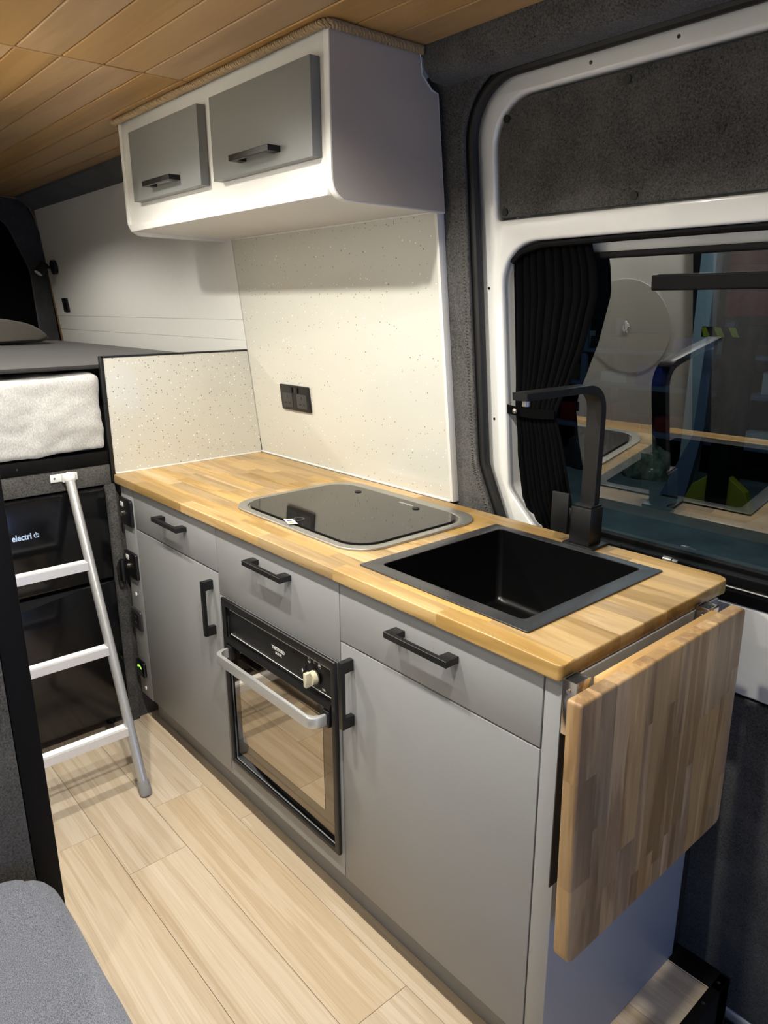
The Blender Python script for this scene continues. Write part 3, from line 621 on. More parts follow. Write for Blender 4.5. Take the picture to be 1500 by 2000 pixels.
# pictograms around the dial
KX, KZ = -0.655, 0.613
bm = bmesh.new()
def ringicon(cx, cz, r, w_=0.0009, fillbot=False, filltop=False, n=12):
    for k in range(n):
        a, b = 2 * pi * k / n, 2 * pi * (k + 1) / n
        q = [(cx + rr * math.cos(t), cz + rr * math.sin(t)) for rr, t in ((r, a), (r, b), (r - w_, b), (r - w_, a))]
        bm.faces.new([bm.verts.new((u, YF - 0.0016, v)) for u, v in q])
    if fillbot or filltop:
        s = -1 if fillbot else 1
        pts_ = [(cx + r * .95 * math.cos(t), cz + s * abs(r * .95 * math.sin(t))) for t in [pi * k / 6 for k in range(7)]]
        bm.faces.new([bm.verts.new((u, YF - 0.0017, v)) for u, v in pts_])
ringicon(KX - 0.026, KZ + 0.029, 0.0055, fillbot=True); ringicon(KX - 0.005, KZ + 0.033, 0.0035); ringicon(KX + 0.014, KZ + 0.030, 0.0055, filltop=True)
fin('dial_marks', bm, 'print', cpn)
text('dial_marks', '130', 0.008, lambda u, v, w_: (KX + 0.006 + u, YF - 0.0018 - w_, KZ - 0.034 + v), 'print', cpn, 0.0002)
text('dial_marks', '240', 0.008, lambda u, v, w_: (KX + 0.022 + u, YF - 0.0018 - w_, KZ - 0.025 + v), 'print', cpn, 0.0002)
kb = disc('dial', (KX, YF - 0.001, KZ), (0, -1, 0), 0.021, 0.006, 'gloss_black', ov, 24, bev=0.001)
disc('knob_core', (KX, YF - 0.0072, KZ), (0, -1, 0), 0.0165, 0.012, 'cream', kb, 22, 0.0150, bev=0.001, label='cream plastic knob')
box('knob_grip', KX - 0.0055, KX + 0.0055, YF - 0.034, YF - 0.0195, KZ - 0.0175, KZ + 0.0175, 'cream', kb, bev=0.002)
bm = bmesh.new(); addbox(bm, KX - 0.046, KX - 0.040, YF - 0.004, YF - 0.0011, KZ - 0.014, KZ + 0.012, 0.001); fin('igniter', bm, 'rubber', ov, smooth=True)
bm = bmesh.new(); pts_ = [(0, 0.006), (-0.004, -0.001), (-0.001, -0.001), (-0.002, -0.007), (0.003, 0.001), (0.0, 0.001)]
prism(bm, [(KX - 0.054 + u, KZ - 0.006 + v) for u, v in pts_], YF - 0.0017, YF - 0.0013, fXZ); fin('dial_marks', bm, 'print', cpn)
dr = thing_door = box('oven_door', OX0 + 0.0185, OX1 - 0.0185, YF + 0.001, YF + 0.018, OZ0 + 0.016, 0.5705, 'gloss_black', ov, bev=0.001)
box('glass_border', OX0 + 0.028, OX1 - 0.019, YF - 0.0008, YF + 0.0008, OZ0 + 0.040, 0.548, 'oven_border', dr, 0)
box('window_pane', OX0 + 0.060, OX1 - 0.062, YF - 0.0016, YF - 0.0009, OZ0 + 0.088, 0.520, 'oven_pane', dr, 0)
pris('door_cap', [(YF - 0.010, 0.5695), (YF - 0.013, 0.558), (YF - 0.010, 0.553), (YF + 0.001, 0.550), (YF + 0.001, 0.5695)], OX0 + 0.0185, OX1 - 0.0185, fYZ, 'black', dr, smooth=False)
for hx in (OX0 + 0.020, OX1 - 0.046): box('handle_mount', hx, hx + 0.026, YF - 0.016, YF + 0.0005, 0.512, 0.552, 'black', dr, bev=0.003)
hp = []; xa, xb = OX0 + 0.027, OX1 - 0.026; yo = YF - 0.056
out_ = rounded([(xa, YF - 0.008), (xa, yo), (xb, yo), (xb, YF - 0.008)], [0, 0.030, 0.030, 0], 8)
inn_ = rounded([(xa + 0.009, YF - 0.008), (xa + 0.009, yo + 0.009), (xb - 0.009, yo + 0.009), (xb - 0.009, YF - 0.008)], [0, 0.021, 0.021, 0], 8)
pris('bar_handle', out_ + inn_[::-1], 0.518, 0.545, fXY, 'alu', dr, bev=0.003, label='brushed aluminium bow handle')
# ---- splashback and end panel
sp = thing('splashback', 'tall leaning cream sparkle splashback behind the worktop', 'splashback')
pris('panel', [(-1.744, WZ1 + 0.002), (-0.774, WZ1 + 0.002), (-0.774, 1.642), (-1.744, 1.642)], 0.0, 0.012, fW(0.565), 'speckle', sp)
pris('edge_trim', [(-0.7738, WZ1 + 0.001), (-0.7638, WZ1 + 0.001), (-0.7638, 1.640), (-0.7738, 1.640)], -0.002, 0.022, fW(0.565), 'white', sp, bev=0.001)
tub('sealant_bead', [(-1.742, yw(1.638, 0.5635), 1.638), (-0.770, yw(1.638, 0.5635), 1.638)], 0.003, 'white', sp, 6)
tub('sealant_bead', [(-1.742, 0.562, WZ1 + 0.0025), (-0.772, 0.562, WZ1 + 0.0025)], 0.0035, 'white', sp, 6)
bk = thing('bulkhead_panel', 'low cream speckled panel with black edging between worktop and bed', 'panel')
pris('panel', [(0.010, WZ1 + 0.001), (yw(0.9), WZ1 + 0.001), (yw(1.268), 1.268), (0.010, 1.268)], -1.756, -1.7445, fYZ, 'speckle', bk)
pris('edge_trim', [(0.002, 1.268), (yw(1.268), 1.268), (yw(1.274), 1.274), (0.002, 1.274)], -1.758, -1.743, fYZ, 'black', bk, bev=0.001)
box('edge_trim', -1.758, -1.743, -0.002, 0.0098, 0.874, 1.274, 'black', bk, bev=0.001)
tub('sealant_bead', [(-1.7425, 0.012, WZ1 + 0.0015), (-1.7425, 0.556, WZ1 + 0.0015)], 0.003, 'white', bk, 6)
# wall socket
so = thing('double_wall_socket', 'black double wall socket on the cream splashback', 'socket')
fS = fW(0.5645)
def wplate(name, x0, x1, z0, z1, w0, w1, mat, parent, r=0.003, bev=0.001): return plate(name, [rrect(x0, x1, z0, z1, r, 4)], w0, w1, fS, mat, parent, bev)
wplate('face_plate', -1.553, -1.388, 1.082, 1.167, -0.009, -0.0003, 'black', so, 0.004, 0.002)
for cx in (-1.512, -1.429):
    wplate('socket_face', cx - 0.029, cx + 0.029, 1.092, 1.140, -0.0102, -0.009, 'plastic_grey', so, 0.006, 0.0004)
    for (dx, dz, a, b) in ((0, 0.010, 0.0022, 0.005), (-0.011, -0.011, 0.005, 0.0022), (0.011, -0.011, 0.005, 0.0022)):
        wplate('pin_slot', cx + dx - a, cx + dx + a, 1.117 + dz - b, 1.117 + dz + b, -0.0106, -0.0102, 'rubber', so, 0.0005, 0.0001)
for cx in (-1.486, -1.455):
    wplate('rocker', cx - 0.010, cx + 0.010, 1.142, 1.161, -0.0125, -0.009, 'gloss_black', so, 0.002, 0.0008)
# ---- overhead locker
XA, XB = -0.739, -1.799; ZU0, YU = 1.636, 0.150
oh = thing('overhead_locker', 'white overhead locker with two grey lift-up doors above the worktop', 'cabinet')
def side(x0, x1, lab=None):
    ol = rounded([(YU, CEIL - 0.001), (YU + 0.001, ZU0), (0.558 - SL * (ZU0 - 0.9) + 0.008, ZU0 - 0.004), (yw(1.886, 0.565), 1.884), (0.440, 1.886), (0.408, 1.912), (0.402, CEIL - 0.001)], [0, 0.042, 0, 0, 0, 0, 0], 8)
    return pris('side_panel', ol, x0, x1, fYZ, 'white', oh, bev=0.002, seg=2, which='both')
side(XA - 0.018, XA); side(XB, XB + 0.018)
olf = rounded([(YU + 0.003, CEIL - 0.004), (YU + 0.004, ZU0 + 0.003), (0.558 - SL * (ZU0 - 0.9) + 0.004, ZU0), (yw(1.884, 0.560), 1.881), (0.437, 1.883), (0.406, 1.910), (0.399, CEIL - 0.004)], [0, 0.039, 0, 0, 0, 0, 0], 8)
pris('outer_face', olf, XA + 0.0001, XA + 0.0009, fYZ, 'side_face', oh, label='pale taupe laminate end face')
xi0, xi1 = XB + 0.0185, XA - 0.0185
box('fascia', xi0, xi1, YU + 0.006, YU + 0.020, 1.667, CEIL - 0.002, 'white', oh, bev=0.001)
box('lower_rail', xi0, xi1, YU + 0.002, YU + 0.022, 1.646, 1.6665, 'white', oh, bev=0.0015)
pris('base_panel', [(YU + 0.0225, 1.647), (yw(1.640, 0.5645), 1.640), (yw(1.66, 0.563), 1.66), (YU + 0.0225, 1.66)], xi0, xi1, fYZ, 'white', oh, smooth=False)
for (a, b, ha, hb_) in ((-1.683, -1.262, -1.545, -1.375), (-1.197, -0.775, -1.062, -0.893)):
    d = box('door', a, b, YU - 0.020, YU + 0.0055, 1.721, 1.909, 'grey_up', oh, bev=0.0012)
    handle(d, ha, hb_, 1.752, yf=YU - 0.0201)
# rope trim on the ceiling edge: three twisted strands
rp = thing('rope_trim', 'twisted jute rope along the top edge of the overhead locker', 'rope')
def strand(path, R, r, tw, ph):
    pts = []; P = [Vector(p) for p in path]; L = 0
    for a, b in zip(P, P[1:]):
        d = (b - a); l = d.length; t = d.normalized(); u = Vector((0, 0, 1)); v = t.cross(u); n = max(2, int(l / 0.0028))
        for k in range(n):
            s = L + l * k / n; an = 2 * pi * s / tw + ph
            pts.append(a + d * k / n + (u * math.cos(an) + v * math.sin(an)) * R)
        L += l
    return pts
rz = CEIL - 0.0095
rpath = [(-1.812, 0.235, rz), (-1.812, 0.150, rz), (-1.803, 0.139, rz), (-0.742, 0.139, rz), (-0.729, 0.150, rz), (-0.729, 0.402, rz)]
for k in range(3):
    tub('strand', strand(rpath, 0.0054, 0.0048, 0.026, k * 2 * pi / 3), 0.0044, 'rope', rp, 6)
# ---- folding flap table with brackets
fl = thing('folding_table_flap', 'folded-down oak table flap hanging on the end of the cabinets', 'table')
FX0, FX1, FY0_, FY1_, FZ0, FZ1 = 0.049, 0.075, -0.056, 0.460, 0.422, 0.889
yy = [FY0_]; rn = random.Random(5)
while yy[-1] < FY1_ - 0.055: yy.append(yy[-1] + rn.choice([0.024, 0.036, 0.040, 0.044, 0.050]))
yy.append(FY1_)
for i, (a, b) in enumerate(zip(yy, yy[1:])):
    zs = [FZ0]; z = FZ0 + rn.uniform(0.05, 0.3)
    while z < FZ1 - 0.06: zs.append(z); z += rn.uniform(0.17, 0.36)
    zs.append(FZ1)
    for j, (c_, e_) in enumerate(zip(zs, zs[1:])):
        r = [0, 0, 0, 0]
        if i == 0 and c_ == FZ0: r[0] = 0.022
        if i == len(yy) - 2 and c_ == FZ0: r[1] = 0.022
        if i == len(yy) - 2 and e_ == FZ1: r[2] = 0.012
        if i == 0 and e_ == FZ1: r[3] = 0.006
        ol = rounded([(a, c_), (b, c_), (b, e_), (a, e_)], r, 4)
        bm = bmesh.new(); prism(bm, ol, FX0, FX1, fYZ)
        es = []
        for e in bm.edges:
            p, q = e.verts[0].co, e.verts[1].co
            if abs(p.x - q.x) > 1e-6: continue
            m_ = (p + q) / 2
            if (m_.z > FZ1 - 0.0125 and abs(m_.z - FZ1) < 0.0125 and e_ == FZ1 and not abs(p.y - q.y) < 1e-6) or (c_ == FZ0 and m_.z < FZ0 + 0.022 and not abs(p.y - q.y) < 1e-6) \
               or (i == 0 and m_.y < FY0_ + 0.001) or (i == len(yy) - 2 and m_.y > FY1_ - 0.001): es.append(e)
        if es: bmesh.ops.bevel(bm, geom=es, offset=0.004, segments=3, profile=0.5, affect='EDGES')
        for v_ in bm.verts: v_.co.y += (FZ1 - v_.co.z) * 0.026
        fin('stave', bm, 'oak_flap', fl, smooth=True)
box('batten', 0.033, 0.0488, 0.037, 0.412, 0.842, 0.884, 'oak_end', fl, bev=0.001)
for y in (0.004, 0.418):
    bm = bmesh.new()
    pass
    addbox(bm, 0.0056, 0.029, y - 0.004, y - 0.002, 0.790, 0.882, 0.0006)            # cheeks of the channel
    addbox(bm, 0.0056, 0.029, y + 0.028, y + 0.030, 0.790, 0.882, 0.0006)
    addbox(bm, 0.029, 0.031, y - 0.004, y + 0.030, 0.862, 0.884, 0.0006)
    addbox(bm, 0.029, 0.0485, y + 0.002, y + 0.024, 0.8625, 0.866, 0.0006)
    cyl(bm, (0.016, y - 0.0065, 0.866), (0, 1, 0), 0.0035, 0.003, 12)
    box('bracket_shade_plate', 0.0034, 0.0055, y - 0.004, y + 0.030, 0.50, 0.882, 'plastic_grey', fl, bev=0.0004, seg=1)  # dark grey puts the shade under the worktop into the plate's colour
    fin('folding_bracket', bm, 'chrome', fl, 'nickel plated folding bracket', smooth=True)
    box('bracket_pad', 0.0058, 0.0288, y - 0.0018, y + 0.0278, 0.868, 0.880, 'rubber', fl, bev=0.0004, seg=1)

# ================================================================== BED END
bf = thing('raised_bed', 'black steel bed platform with carpeted front under the mattress', 'bed')
box('beam', -1.775, -1.750, -1.29, -0.004, 0.934, 0.974, 'black_frame', bf, bev=0.002)
box('platform', -3.66, -1.776, -1.29, 0.50, 0.945, 0.965, 'black_frame', bf, 0)
bm = bmesh.new(); addbox(bm, -1.790, -1.752, -1.29, -0.003, 0.868, 0.933, 0.002); addbox(bm, -1.790, -1.752, -0.026, 0.008, 0.0, 0.868, 0.002); addbox(bm, -1.790, -1.765, 0.008, 0.10, 0.0, 0.868, 0.002)
fin('carpet_front', bm, 'carpet', bf, smooth=True)
box('beam', -1.790, -1.7585, 0.0, 0.010, 0.872, 0.93, 'black_frame', bf, 0.001)
for (y) in (-0.28,): disc('screw', (-1.750, y, 0.955), (1, 0, 0), 0.003, 0.001, 'plastic_grey', bf, 10)
# mattress: soft, rumpled block
mt = None
def softbox(name, x0, x1, y0, y1, z0, z1, r, nx, ny, nz, amp, sc, mat, seed=0, top_only=False):
    from mathutils import noise as mn
    bm = bmesh.new(); bmesh.ops.create_cube(bm, size=2)
    for ax, n in ((0, nx), (1, ny), (2, nz)):
        es = [e for e in bm.edges if abs((e.verts[0].co - e.verts[1].co)[ax]) > 1e-6 and abs((e.verts[0].co - e.verts[1].co)[(ax + 1) % 3]) < 1e-6 and abs((e.verts[0].co - e.verts[1].co)[(ax + 2) % 3]) < 1e-6]
        bmesh.ops.subdivide_edges(bm, edges=es, cuts=n, use_grid_fill=True)
    h = Vector(((x1 - x0) / 2, (y1 - y0) / 2, (z1 - z0) / 2)); c = Vector(((x0 + x1) / 2, (y0 + y1) / 2, (z0 + z1) / 2))
    for v in bm.verts:
        p = Vector((v.co.x * h.x, v.co.y * h.y, v.co.z * h.z)); q = Vector([max(-h[i] + r, min(h[i] - r, p[i])) for i in range(3)]); d = p - q
        if d.length > 1e-9: p = q + d.normalized() * r
        nrm = d.normalized() if d.length > 1e-9 else Vector((0, 0, 1))
        w_ = c + p; w_ += nrm * amp * (mn.noise(w_ * sc + Vector((seed, 0, 0))) + 0.5 * mn.noise(w_ * sc * 2.7))
        v.co = w_
    return fin(name, bm, mat, smooth=True)
mt = softbox('mattress', -3.68, -1.755, -1.28, -0.0035, 0.976, 1.2195, 0.022, 40, 90, 26, 0.009, 11, 'mattress')
tag(mt, 'thick mattress in a white fluffy cover on the black bed platform', 'mattress')
mt2 = softbox('bed_sheet', -3.67, -1.762, -1.275, 0.47, 1.2335, 1.2505, 0.008, 40, 34, 2, 0.0015, 6, 'duvet')
tag(mt2, 'dark grey bedding laid over the top of the mattress', 'bedding')
pw = softbox('pillow', -3.60, -3.15, -0.45, 0.30, 1.2545, 1.375, 0.06, 18, 22, 8, 0.012, 5, 'pillow', 3)
for v in pw.data.vertices:     # pinch the edges like a pillow
    u = abs((v.co.x + 3.375) / 0.225); t_ = abs((v.co.y + 0.075) / 0.375); k = 1 - 0.75 * max(u, t_) ** 4; v.co.z = 1.260 + (max(v.co.z, 1.256) - 1.256) * max(k, 0.2)
tag(pw, 'brown grey pillow lying at the rear of the bed', 'pillow')
# fridge
fg = thing('fridge', 'gloss black two-door fridge under the bed behind the ladder', 'fridge')
box('cabinet', -2.20, -1.775, -0.56, -0.030, 0.035, 0.860, 'black', fg, bev=0.006, seg=3)
box('freezer_door', -1.7745, -1.738, -0.56, -0.030, 0.553, 0.862, 'fridge', fg, bev=0.008, seg=3)
box('fridge_door', -1.7745, -1.738, -0.56, -0.030, 0.045, 0.545, 'fridge', fg, bev=0.008, seg=3)
pris('grip_recess', [(-0.555, 0.500), (-0.30, 0.515), (-0.14, 0.540), (-0.14, 0.5445), (-0.555, 0.5445)], -1.7385, -1.7372, fYZ, 'rubber', fg)
bm = bmesh.new()
for yy_ in (-0.52, -0.08): cyl(bm, (-1.80, yy_, 0.0), (0, 0, 1), 0.015, 0.034, 12)
fin('foot', bm, 'rubber', fg)
text('maker_name', 'electri', 0.0275, lambda u, v, w_: (-1.7376 + w_, -0.325 + u * 0.80, 0.741 + v), 'print_blue', fg, 0.0006, offset=0.0007)
# the closing power-button letter: a bowl with a bar, and a small upright stroke
bm = bmesh.new(); QY, QZ, QR = -0.2555, 0.7485, 0.0075
arc_ = [math.radians(120 + 300 * k / 20) for k in range(21)]
ol = [(QY + QR * math.cos(a), QZ + QR * math.sin(a)) for a in arc_] + [(QY + (QR - 0.0026) * math.cos(a), QZ + (QR - 0.0026) * math.sin(a)) for a in arc_[::-1]]
prism(bm, ol, -1.7376, -1.7370, fYZ); addbox(bm, -1.7376, -1.7370, QY - 0.0011, QY + 0.0011, QZ + 0.001, QZ + 0.010); addbox(bm, -1.7376, -1.7370, QY + 0.0052, QY + 0.0076, QZ - 0.0078, QZ + 0.005)
fin('maker_name', bm, 'print_blue', fg)
# black plug hanging by the cabinet side
bp_ = thing('charging_plug', 'black plug and cable end hung on the carpet beside the fridge', 'plug')
bm = bmesh.new(); addbox(bm, -1.7515, -1.727, -0.010, 0.006, 0.535, 0.61, 0.005); fin('plug_body', bm, 'black', bp_, smooth=True)
tub('cable', [(-1.740, 0.0, 0.537), (-1.741, -0.002, 0.515), (-1.743, -0.008, 0.508), (-1.745, -0.014, 0.515), (-1.746, -0.016, 0.58), (-1.746, -0.010, 0.60)], 0.004, 'rubber', bp_, 8)
# wall lamp and switch over the bed
rl = thing('reading_lamp', 'small black swivel reading lamp on the white cladding above the bed', 'lamp')
c = Vector(fW(0.563)(-3.56, 1.620, 0.0)); nrm = Vector((0, -1, -SL)).normalized()
disc('base', c + nrm * 0.0003, nrm, 0.036, 0.018, 'black', rl, 24, bev=0.003)
tub('arm', [c + nrm * 0.018, c + nrm * 0.05], 0.006, 'black', rl)
hd = c + nrm * 0.055
disc('head', hd + Vector((0.01, -0.0, 0.02)), (0.1, -0.65, -0.75), 0.020, 0.062, 'black', rl, 18, 0.027, bev=0.002)
e2 = hd + Vector((0.01, 0, 0.02)) + Vector((0.1, -0.65, -0.75)).normalized() * 0.0622
disc('lens', e2, (0.1, -0.65, -0.75), 0.020, 0.001, 'plastic_white', rl, 16)
sw = thing('bed_switch', 'small black rocker switch on the white cladding below the reading lamp', 'switch')
fB = fW(0.5627)
plate('face_plate', [rrect(-3.555, -3.485, 1.395, 1.465, 0.006, 3)], -0.010, -0.0003, fB, 'black', sw, 0.002)
plate('rocker', [rrect(-3.535, -3.505, 1.41, 1.45, 0.003, 3)], -0.013, -0.010, fB, 'gloss_black', sw, 0.001)
# ---- ladder
ld_ = thing('ladder', 'aluminium bed ladder leaning on the carpeted bed front', 'ladder')
A = Vector((-1.731, -0.139, 0.912)); B = Vector((-1.329, -0.157, 0.012))
dv = (B - A).normalized()
for i, off in enumerate((0.0, -0.335)):
    a, b = A + Vector((0, off, 0)), B + Vector((0, off, 0))
    rl_ = tub('rail', [a, b], 0.0145, 'alu', ld_, 12, flat=1.15, up=(0, 1, 0))
    tub('rubber_foot', [b - dv * 0.035, b - dv * 0.005, b + Vector((0, 0, -0.008))], [0.0175, 0.0185, 0.0165], 'foot', ld_, 16, label='grey rubber foot')
    bm = bmesh.new(); addbox(bm, -1.7495, -1.7455, a.y - 0.052, a.y + 0.030, 0.900, 0.925, 0.002); addbox(bm, -1.7455, -1.728, a.y - 0.020, a.y - 0.016, 0.900, 0.925, 0.001)
    bmesh.ops.create_uvsphere(bm, u_segments=16, v_segments=10, radius=0.0195, matrix=Matrix.Translation(a + Vector((0.002, 0, 0.0))))
    hk = fin('hook_bracket', bm, 'plastic_white', ld_, 'white plastic end cap and bracket', smooth=True)
    for s in (-0.040, 0.022): disc('screw', (-1.7455, a.y + s, 0.9125), (1, 0, 0), 0.003, 0.001, 'plastic_grey', hk, 10)
for z in (0.660, 0.417, 0.190):
    t_ = (A.z - z) / (A.z - B.z); c = A + (B - A) * t_
    bm = bmesh.new()
    prof = [(-0.017, 0.013), (-0.013, 0.010), (-0.009, 0.013), (-0.005, 0.010), (-0.001, 0.013), (0.003, 0.010), (0.007, 0.013), (0.017, 0.012), (0.017, -0.013), (-0.017, -0.013)]
    prism(bm, [(c.x + u, c.z + v) for u, v in prof], c.y - 0.322, c.y - 0.012, fXZ)
    fin('rung', bm, 'alu_white', ld_)
# ---- seating partition on the left with black edge post, wardrobe front, bench
pt = thing('partition', 'carpeted partition board with a wide black edge post at the left of the aisle', 'partition')
box('carpet_board', -0.79, -0.735, -1.29, -0.598, 0.0, CEIL - 0.001, 'carpet', pt, bev=0.003)
box('edge_post', -0.79, -0.735, -0.597, -0.554, 0.0005, CEIL - 0.001, 'black_frame', pt, bev=0.002)
cb = thing('shower_cubicle', 'tall white cubicle behind the partition, across the aisle from the cabinets', 'cubicle')
box('front_wall', -1.70, -0.792, -0.615, -0.600, 0.001, CEIL - 0.004, 'white', cb, bev=0.002)
box('side_wall', -1.70, -1.685, -1.28, -0.616, 0.001, CEIL - 0.004, 'white', cb, bev=0.002)
# bench
bn = thing('bench_seat', 'blue grey upholstered bench seat in the near left corner', 'bench')
box('bench_box', -0.73, 0.90, -1.28, -0.64, 0.0005, 0.315, 'carpet_dark', bn, bev=0.002)
cs = softbox('seat_cushion', -0.730, 0.95, -1.285, -0.583, 0.318, 0.424, 0.040, 60, 30, 6, 0.002, 6, 'seat'); cs.parent = bn
# rounded plan corner at the far aisle end
for v in cs.data.vertices:
    cx_, cy_, R = -0.730 + 0.10, -0.583 - 0.10, 0.10
    if v.co.x < cx_ and v.co.y > cy_:
        d = Vector((v.co.x - cx_, v.co.y - cy_)); m_ = max(abs(d.x), abs(d.y)); l = d.length
        if l > 1e-6: s = m_ / l; v.co.x = cx_ + d.x * s; v.co.y = cy_ + d.y * s
# ================================================================== CURTAIN
ct = thing('window_curtain', 'black pleated curtain tied back at the left of the sliding door window', 'curtain')
def cx_range(z):
    # left / right edges of the gathered curtain by height
    K = [(1.555, -0.606, -0.400), (1.50, -0.612, -0.385), (1.44, -0.612, -0.382), (1.33, -0.612, -0.415), (1.25, -0.612, -0.450), (1.19, -0.610, -0.478), (1.165, -0.608, -0.485), (1.14, -0.608, -0.480), (1.05, -0.612, -0.463), (0.93, -0.600, -0.438), (0.86, -0.575, -0.405)]
    for (z1, a1, b1), (z0, a0, b0) in zip(K, K[1:]):
        if z <= z1 and z >= z0:
            t = (z1 - z) / (z1 - z0); return a1 + (a0 - a1) * t, b1 + (b0 - b1) * t
    return K[-1][1], K[-1][2]
bm = bmesh.new(); NU, NV = 110, 46; grid = []
for j in range(NV + 1):
    z = 1.553 - (1.553 - 0.862) * j / NV; a, b = cx_range(z); row = []
    tie = math.exp(-((z - 1.165) / 0.05) ** 2)
    for i in range(NU + 1):
        s = i / NU; ss = s + 0.012 * math.sin(s * 9 + z * 3)
        ph = ss * 2 * pi * 10 + 0.5 * math.sin(z * 5)
        am = 0.0085 * (1 - 0.45 * tie) * (0.75 + 0.25 * math.sin(s * 23))
        head = max(0, 1 - (1.553 - z) / 0.02)
        u = a + (b - a) * s + 0.003 * math.cos(ph)
        row.append(bm.verts.new(fW(0.628)(u, z, 0.030 - tie * 0.010 + am * math.sin(ph) + 0.003 * head * math.sin(ph * 2))))
    grid.append(row)
for j in range(NV):
    for i in range(NU): bm.faces.new((grid[j][i], grid[j][i + 1], grid[j + 1][i + 1], grid[j + 1][i]))
fin('cloth', bm, 'curtain', ct, smooth=True)
tb = []
for k in range(25):
    s = k / 24; u = -0.632 + (0.632 - 0.480) * s; tb.append(fW(0.628)(u, 1.168 - 0.004 * math.sin(s * 3), 0.008 - 0.006 * math.sin(s * pi) ))
bm = bmesh.new(); up_ = Vector((0, -SL, 1)) * 0.0115
lo = [bm.verts.new(Vector(p) - up_) for p in tb]; hi = [bm.verts.new(Vector(p) + up_) for p in tb]
lo2 = [bm.verts.new(Vector(p) - up_ + Vector((0, 0.002, 0))) for p in tb]; hi2 = [bm.verts.new(Vector(p) + up_ + Vector((0, 0.002, 0))) for p in tb]
for k in range(24):
    bm.faces.new((lo[k], lo[k + 1], hi[k + 1], hi[k])); bm.faces.new((lo2[k + 1], lo2[k], hi2[k], hi2[k + 1]))
    bm.faces.new((hi[k], hi[k + 1], hi2[k + 1], hi2[k])); bm.faces.new((lo[k + 1], lo[k], lo2[k], lo2[k + 1]))
fin('tie_band', bm, 'curtain', ct, smooth=True)
bm = bmesh.new(); bmesh.ops.create_uvsphere(bm, u_segments=16, v_segments=10, radius=0.0075, matrix=Matrix.Translation(Vector(fW(0.628)(-0.588, 1.167, -0.004)))); fin('press_stud', bm, 'chrome', ct, 'silver press stud', smooth=True)

# ================================================================== WORKSHOP OUTSIDE
GZ = -0.45
gf = box('trim_2', -9, 6, 0.80, 8.2, GZ - 0.05, GZ, 'concrete', None, 0); struct(gf, 'grey concrete workshop floor outside the window')
bw = box('trim_3', -9, 6, 8.0, 8.1, GZ, 3.6, 'ws_wall', None, 0); struct(bw, 'dark workshop wall outside the window')

fgz = lambda n, l, c, g=None: thing(n, l, c, (0, 0, 0), g)
# racking along the far wall
rk = fgz('storage_rack', 'grey blue steel storage rack with shelves of tools along the workshop wall', 'rack')
for x in (-5.9, -4.75, -3.35, -2.2):
    box('upright', x, x + 0.07, 7.0, 7.06, GZ, 1.25, 'rack', rk, 0.003); box('upright', x, x + 0.07, 7.72, 7.78, GZ, 1.25, 'rack', rk, 0.003)
for z in (0.38, 0.91, 1.31):
    box('shelf', -5.9, -2.13, 6.98, 7.80, GZ + z, GZ + z + 0.04, 'rack', rk, 0.003)
rr_ = random.Random(3)
kinds = [('cardboard_box', 'card', 'brown cardboard box'), ('storage_bin', 'blue', 'blue plastic bin'), ('parts_box', 'paper', 'pale parts box'), ('tool_case', 'plastic_grey', 'dark tool case'), ('paint_tin', 'red', 'dark red tin box')]
ordn = ['first', 'second', 'third', 'fourth', 'fifth', 'sixth', 'seventh', 'eighth', 'ninth', 'tenth', 'eleventh', 'twelfth', 'thirteenth', 'fourteenth']
for z, sn, hm in ((0.38, 'lowest', 0.40), (0.91, 'middle', 0.30), (1.31, 'top', 0.24)):
    x = -5.8; k = 0
    while x < -2.5:
        wd = rr_.uniform(0.14, 0.46); h = rr_.uniform(0.08, hm); kd = rr_.choice(kinds); yb_ = rr_.uniform(7.08, 7.2)
        o = box(kd[0], x, min(x + wd, -2.2), yb_, yb_ + 0.4, GZ + z + 0.042, GZ + z + 0.042 + h, kd[1], None, 0.006)
        tag(o, '%s, %s from the left on the %s shelf of the workshop rack' % (kd[2], ordn[k], sn), 'box', 'boxes and cases on the workshop rack')
        k += 1; x += wd + rr_.uniform(0.03, 0.16)
# black lift column with hazard stripes, blue strut and yellow base pads
lf = fgz('vehicle_lift_post', 'black vehicle lift post with yellow hazard stripes standing in the workshop', 'lift')
cx0, cx1 = -2.45, -2.27
box('column', cx0, cx1, 5.75, 6.05, GZ + 0.02, 1.22, 'black_frame', lf, 0.01)
box('cap_plate', cx0 - 0.18, cx1 + 0.36, 5.70, 5.745, 1.135, 1.225, 'black_frame', lf, 0.004)
for k in range(3):
    x = cx0 - 0.17 + 0.13 * k
    bm = bmesh.new(); prism(bm, [(x + 0.015, 1.140), (x + 0.075, 1.140), (x + 0.03, 1.220), (x - 0.03 if k else x - 0.008, 1.220)], 5.694, 5.699, fXZ); fin('hazard_stripe', bm, 'yellow', lf)
box('base_plate', cx0 - 0.28, cx1 + 0.28, 5.6, 6.2, GZ + 0.0005, GZ + 0.019, 'plastic_grey', lf, 0.003)
for s in (-1, 1):
    xo = (cx0 if s < 0 else cx1)
    bm = bmesh.new(); prism(bm, [(xo, GZ + 0.02), (xo + s * 0.24, GZ + 0.02), (xo + s * 0.16, GZ + 0.22), (xo, GZ + 0.34)], 5.80, 5.90, fXZ, 0.01); fin('yellow_gusset', bm, 'yellow', lf)
bm = bmesh.new(); prism(bm, [(-3.0, GZ + 0.02), (-2.74, GZ + 0.02), (-2.62, 0.3), (-2.62, 1.12), (-2.70, 1.12), (-2.72, 0.2)], 5.95, 6.03, fXZ, 0.004); fin('strut', bm, 'rack', lf)
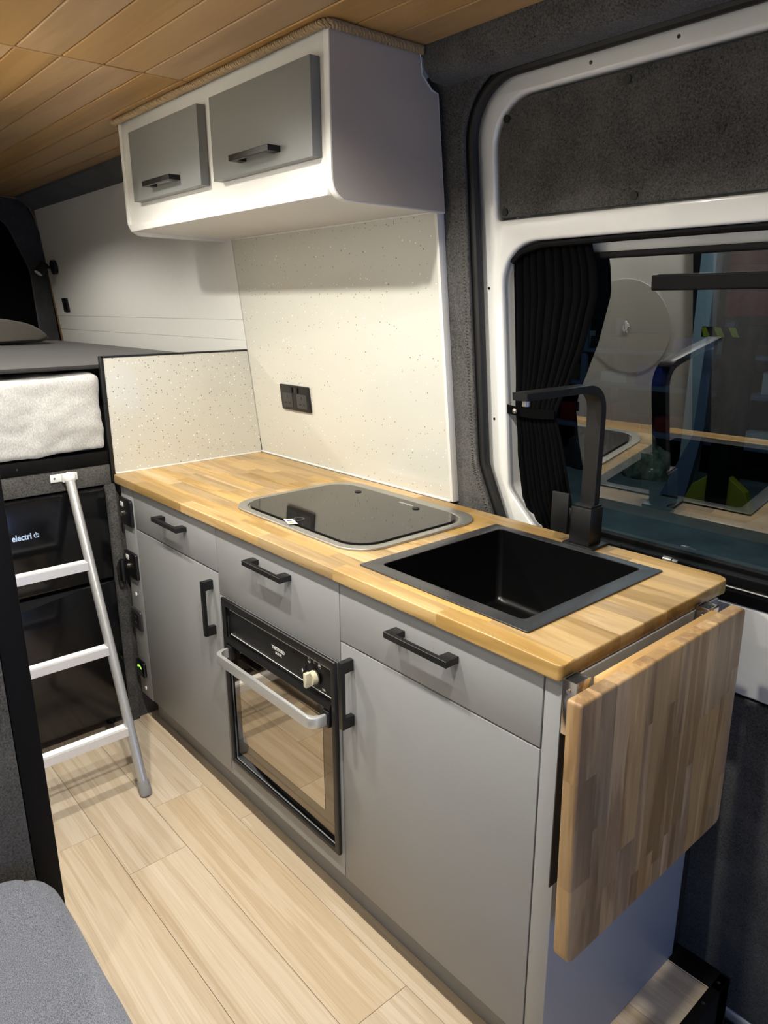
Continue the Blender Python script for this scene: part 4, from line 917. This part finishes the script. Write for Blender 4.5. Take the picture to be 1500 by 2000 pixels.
# white post and red machine top
wp = box('white_post', -3.06, -2.90, 6.40, 6.55, GZ + 0.0005, 2.6, 'van_paint', None, 0.01); tag(wp, 'pale square post behind the black lift post in the workshop', 'post')
rm = fgz('red_storage_unit', 'red panelled overhead store above the workshop racks', 'storage')
for k in range(3): box('red_panel', -2.86, 0.8, 6.60, 6.66, 1.30 + 0.24 * k, 1.535 + 0.24 * k, 'red', rm, 0.006)
box('support_leg', 0.70, 0.78, 6.68, 6.76, GZ + 0.0005, 2.1, 'rack', rm, 0.004); box('support_leg', -2.86, -2.78, 6.68, 6.76, GZ + 0.0005, 2.1, 'rack', rm, 0.004)
# bag and cloth heap under the rack, trolley jack
def lump(name, x, y, r, h, mat, lab, cat, seed):
    from mathutils import noise as mn
    bm = bmesh.new(); bmesh.ops.create_icosphere(bm, subdivisions=4, radius=1)
    for v in bm.verts:
        n_ = 1 + 0.35 * mn.noise(v.co * 1.7 + Vector((seed, 0, 0))) + 0.12 * mn.noise(v.co * 5)
        v.co = Vector((x + v.co.x * r * n_, y + v.co.y * r * 0.7 * n_, GZ + 0.001 + max(0, v.co.z + 0.35) * h * n_))
    o = fin(name, bm, mat, smooth=True); tag(o, lab, cat)
lump('cloth_heap', -3.55, 6.6, 0.26, 0.30, 'hiviz', 'crumpled green and white cloth heap on the workshop floor', 'cloth', 1)
lump('refuse_bag', -4.3, 6.55, 0.24, 0.34, 'plastic_grey', 'dark refuse bag on the workshop floor under the rack', 'bag', 5)
tj = fgz('trolley_jack', 'dark red trolley jack with upright handle in the workshop', 'jack')
box('chassis', -1.95, -1.55, 6.3, 6.6, GZ + 0.06, GZ + 0.18, 'red', tj, 0.02)
tub('handle_bar', [(-1.85, 6.45, GZ + 0.15), (-1.80, 6.45, 0.85)], 0.018, 'red', tj)
for x in (-1.92, -1.60):
    disc('wheel', (x, 6.29, GZ + 0.05), (0, 1, 0), 0.05, 0.03, 'rubber', tj)
# small lion emblem on a round cover on the cubicle wall, seen mirrored in the window
em = fgz('round_emblem_cover', 'round white cover with a small silver lion emblem on the cubicle wall', 'cover')
EX, EZ = -1.09, 1.07
disc('cover', (EX, -0.5998, EZ), (0, 1, 0), 0.19, 0.003, 'cover_white', em, 48, bev=0.002)
lion = [(-.2, -1), (-.05, -.55), (-.3, -.35), (-.25, .1), (-.6, -.05), (-.75, .1), (-.3, .35), (-.65, .4), (-.7, .55), (-.2, .6), (-.1, .95), (.25, 1), (.45, .75), (.3, .5), (.35, 0), (.25, -.35), (.6, -.6), (.85, -.3), (.7, .2), (.85, .25), (1.0, -.3), (.75, -.8), (.45, -1), (.5, -.8), (.1, -.6), (.05, -1)]
bm = bmesh.new(); prism(bm, [(EX - u * 0.017, EZ + v * 0.023) for u, v in lion], -0.5967, -0.593, fXZ); fin('lion_emblem', bm, 'lion_silver', em)
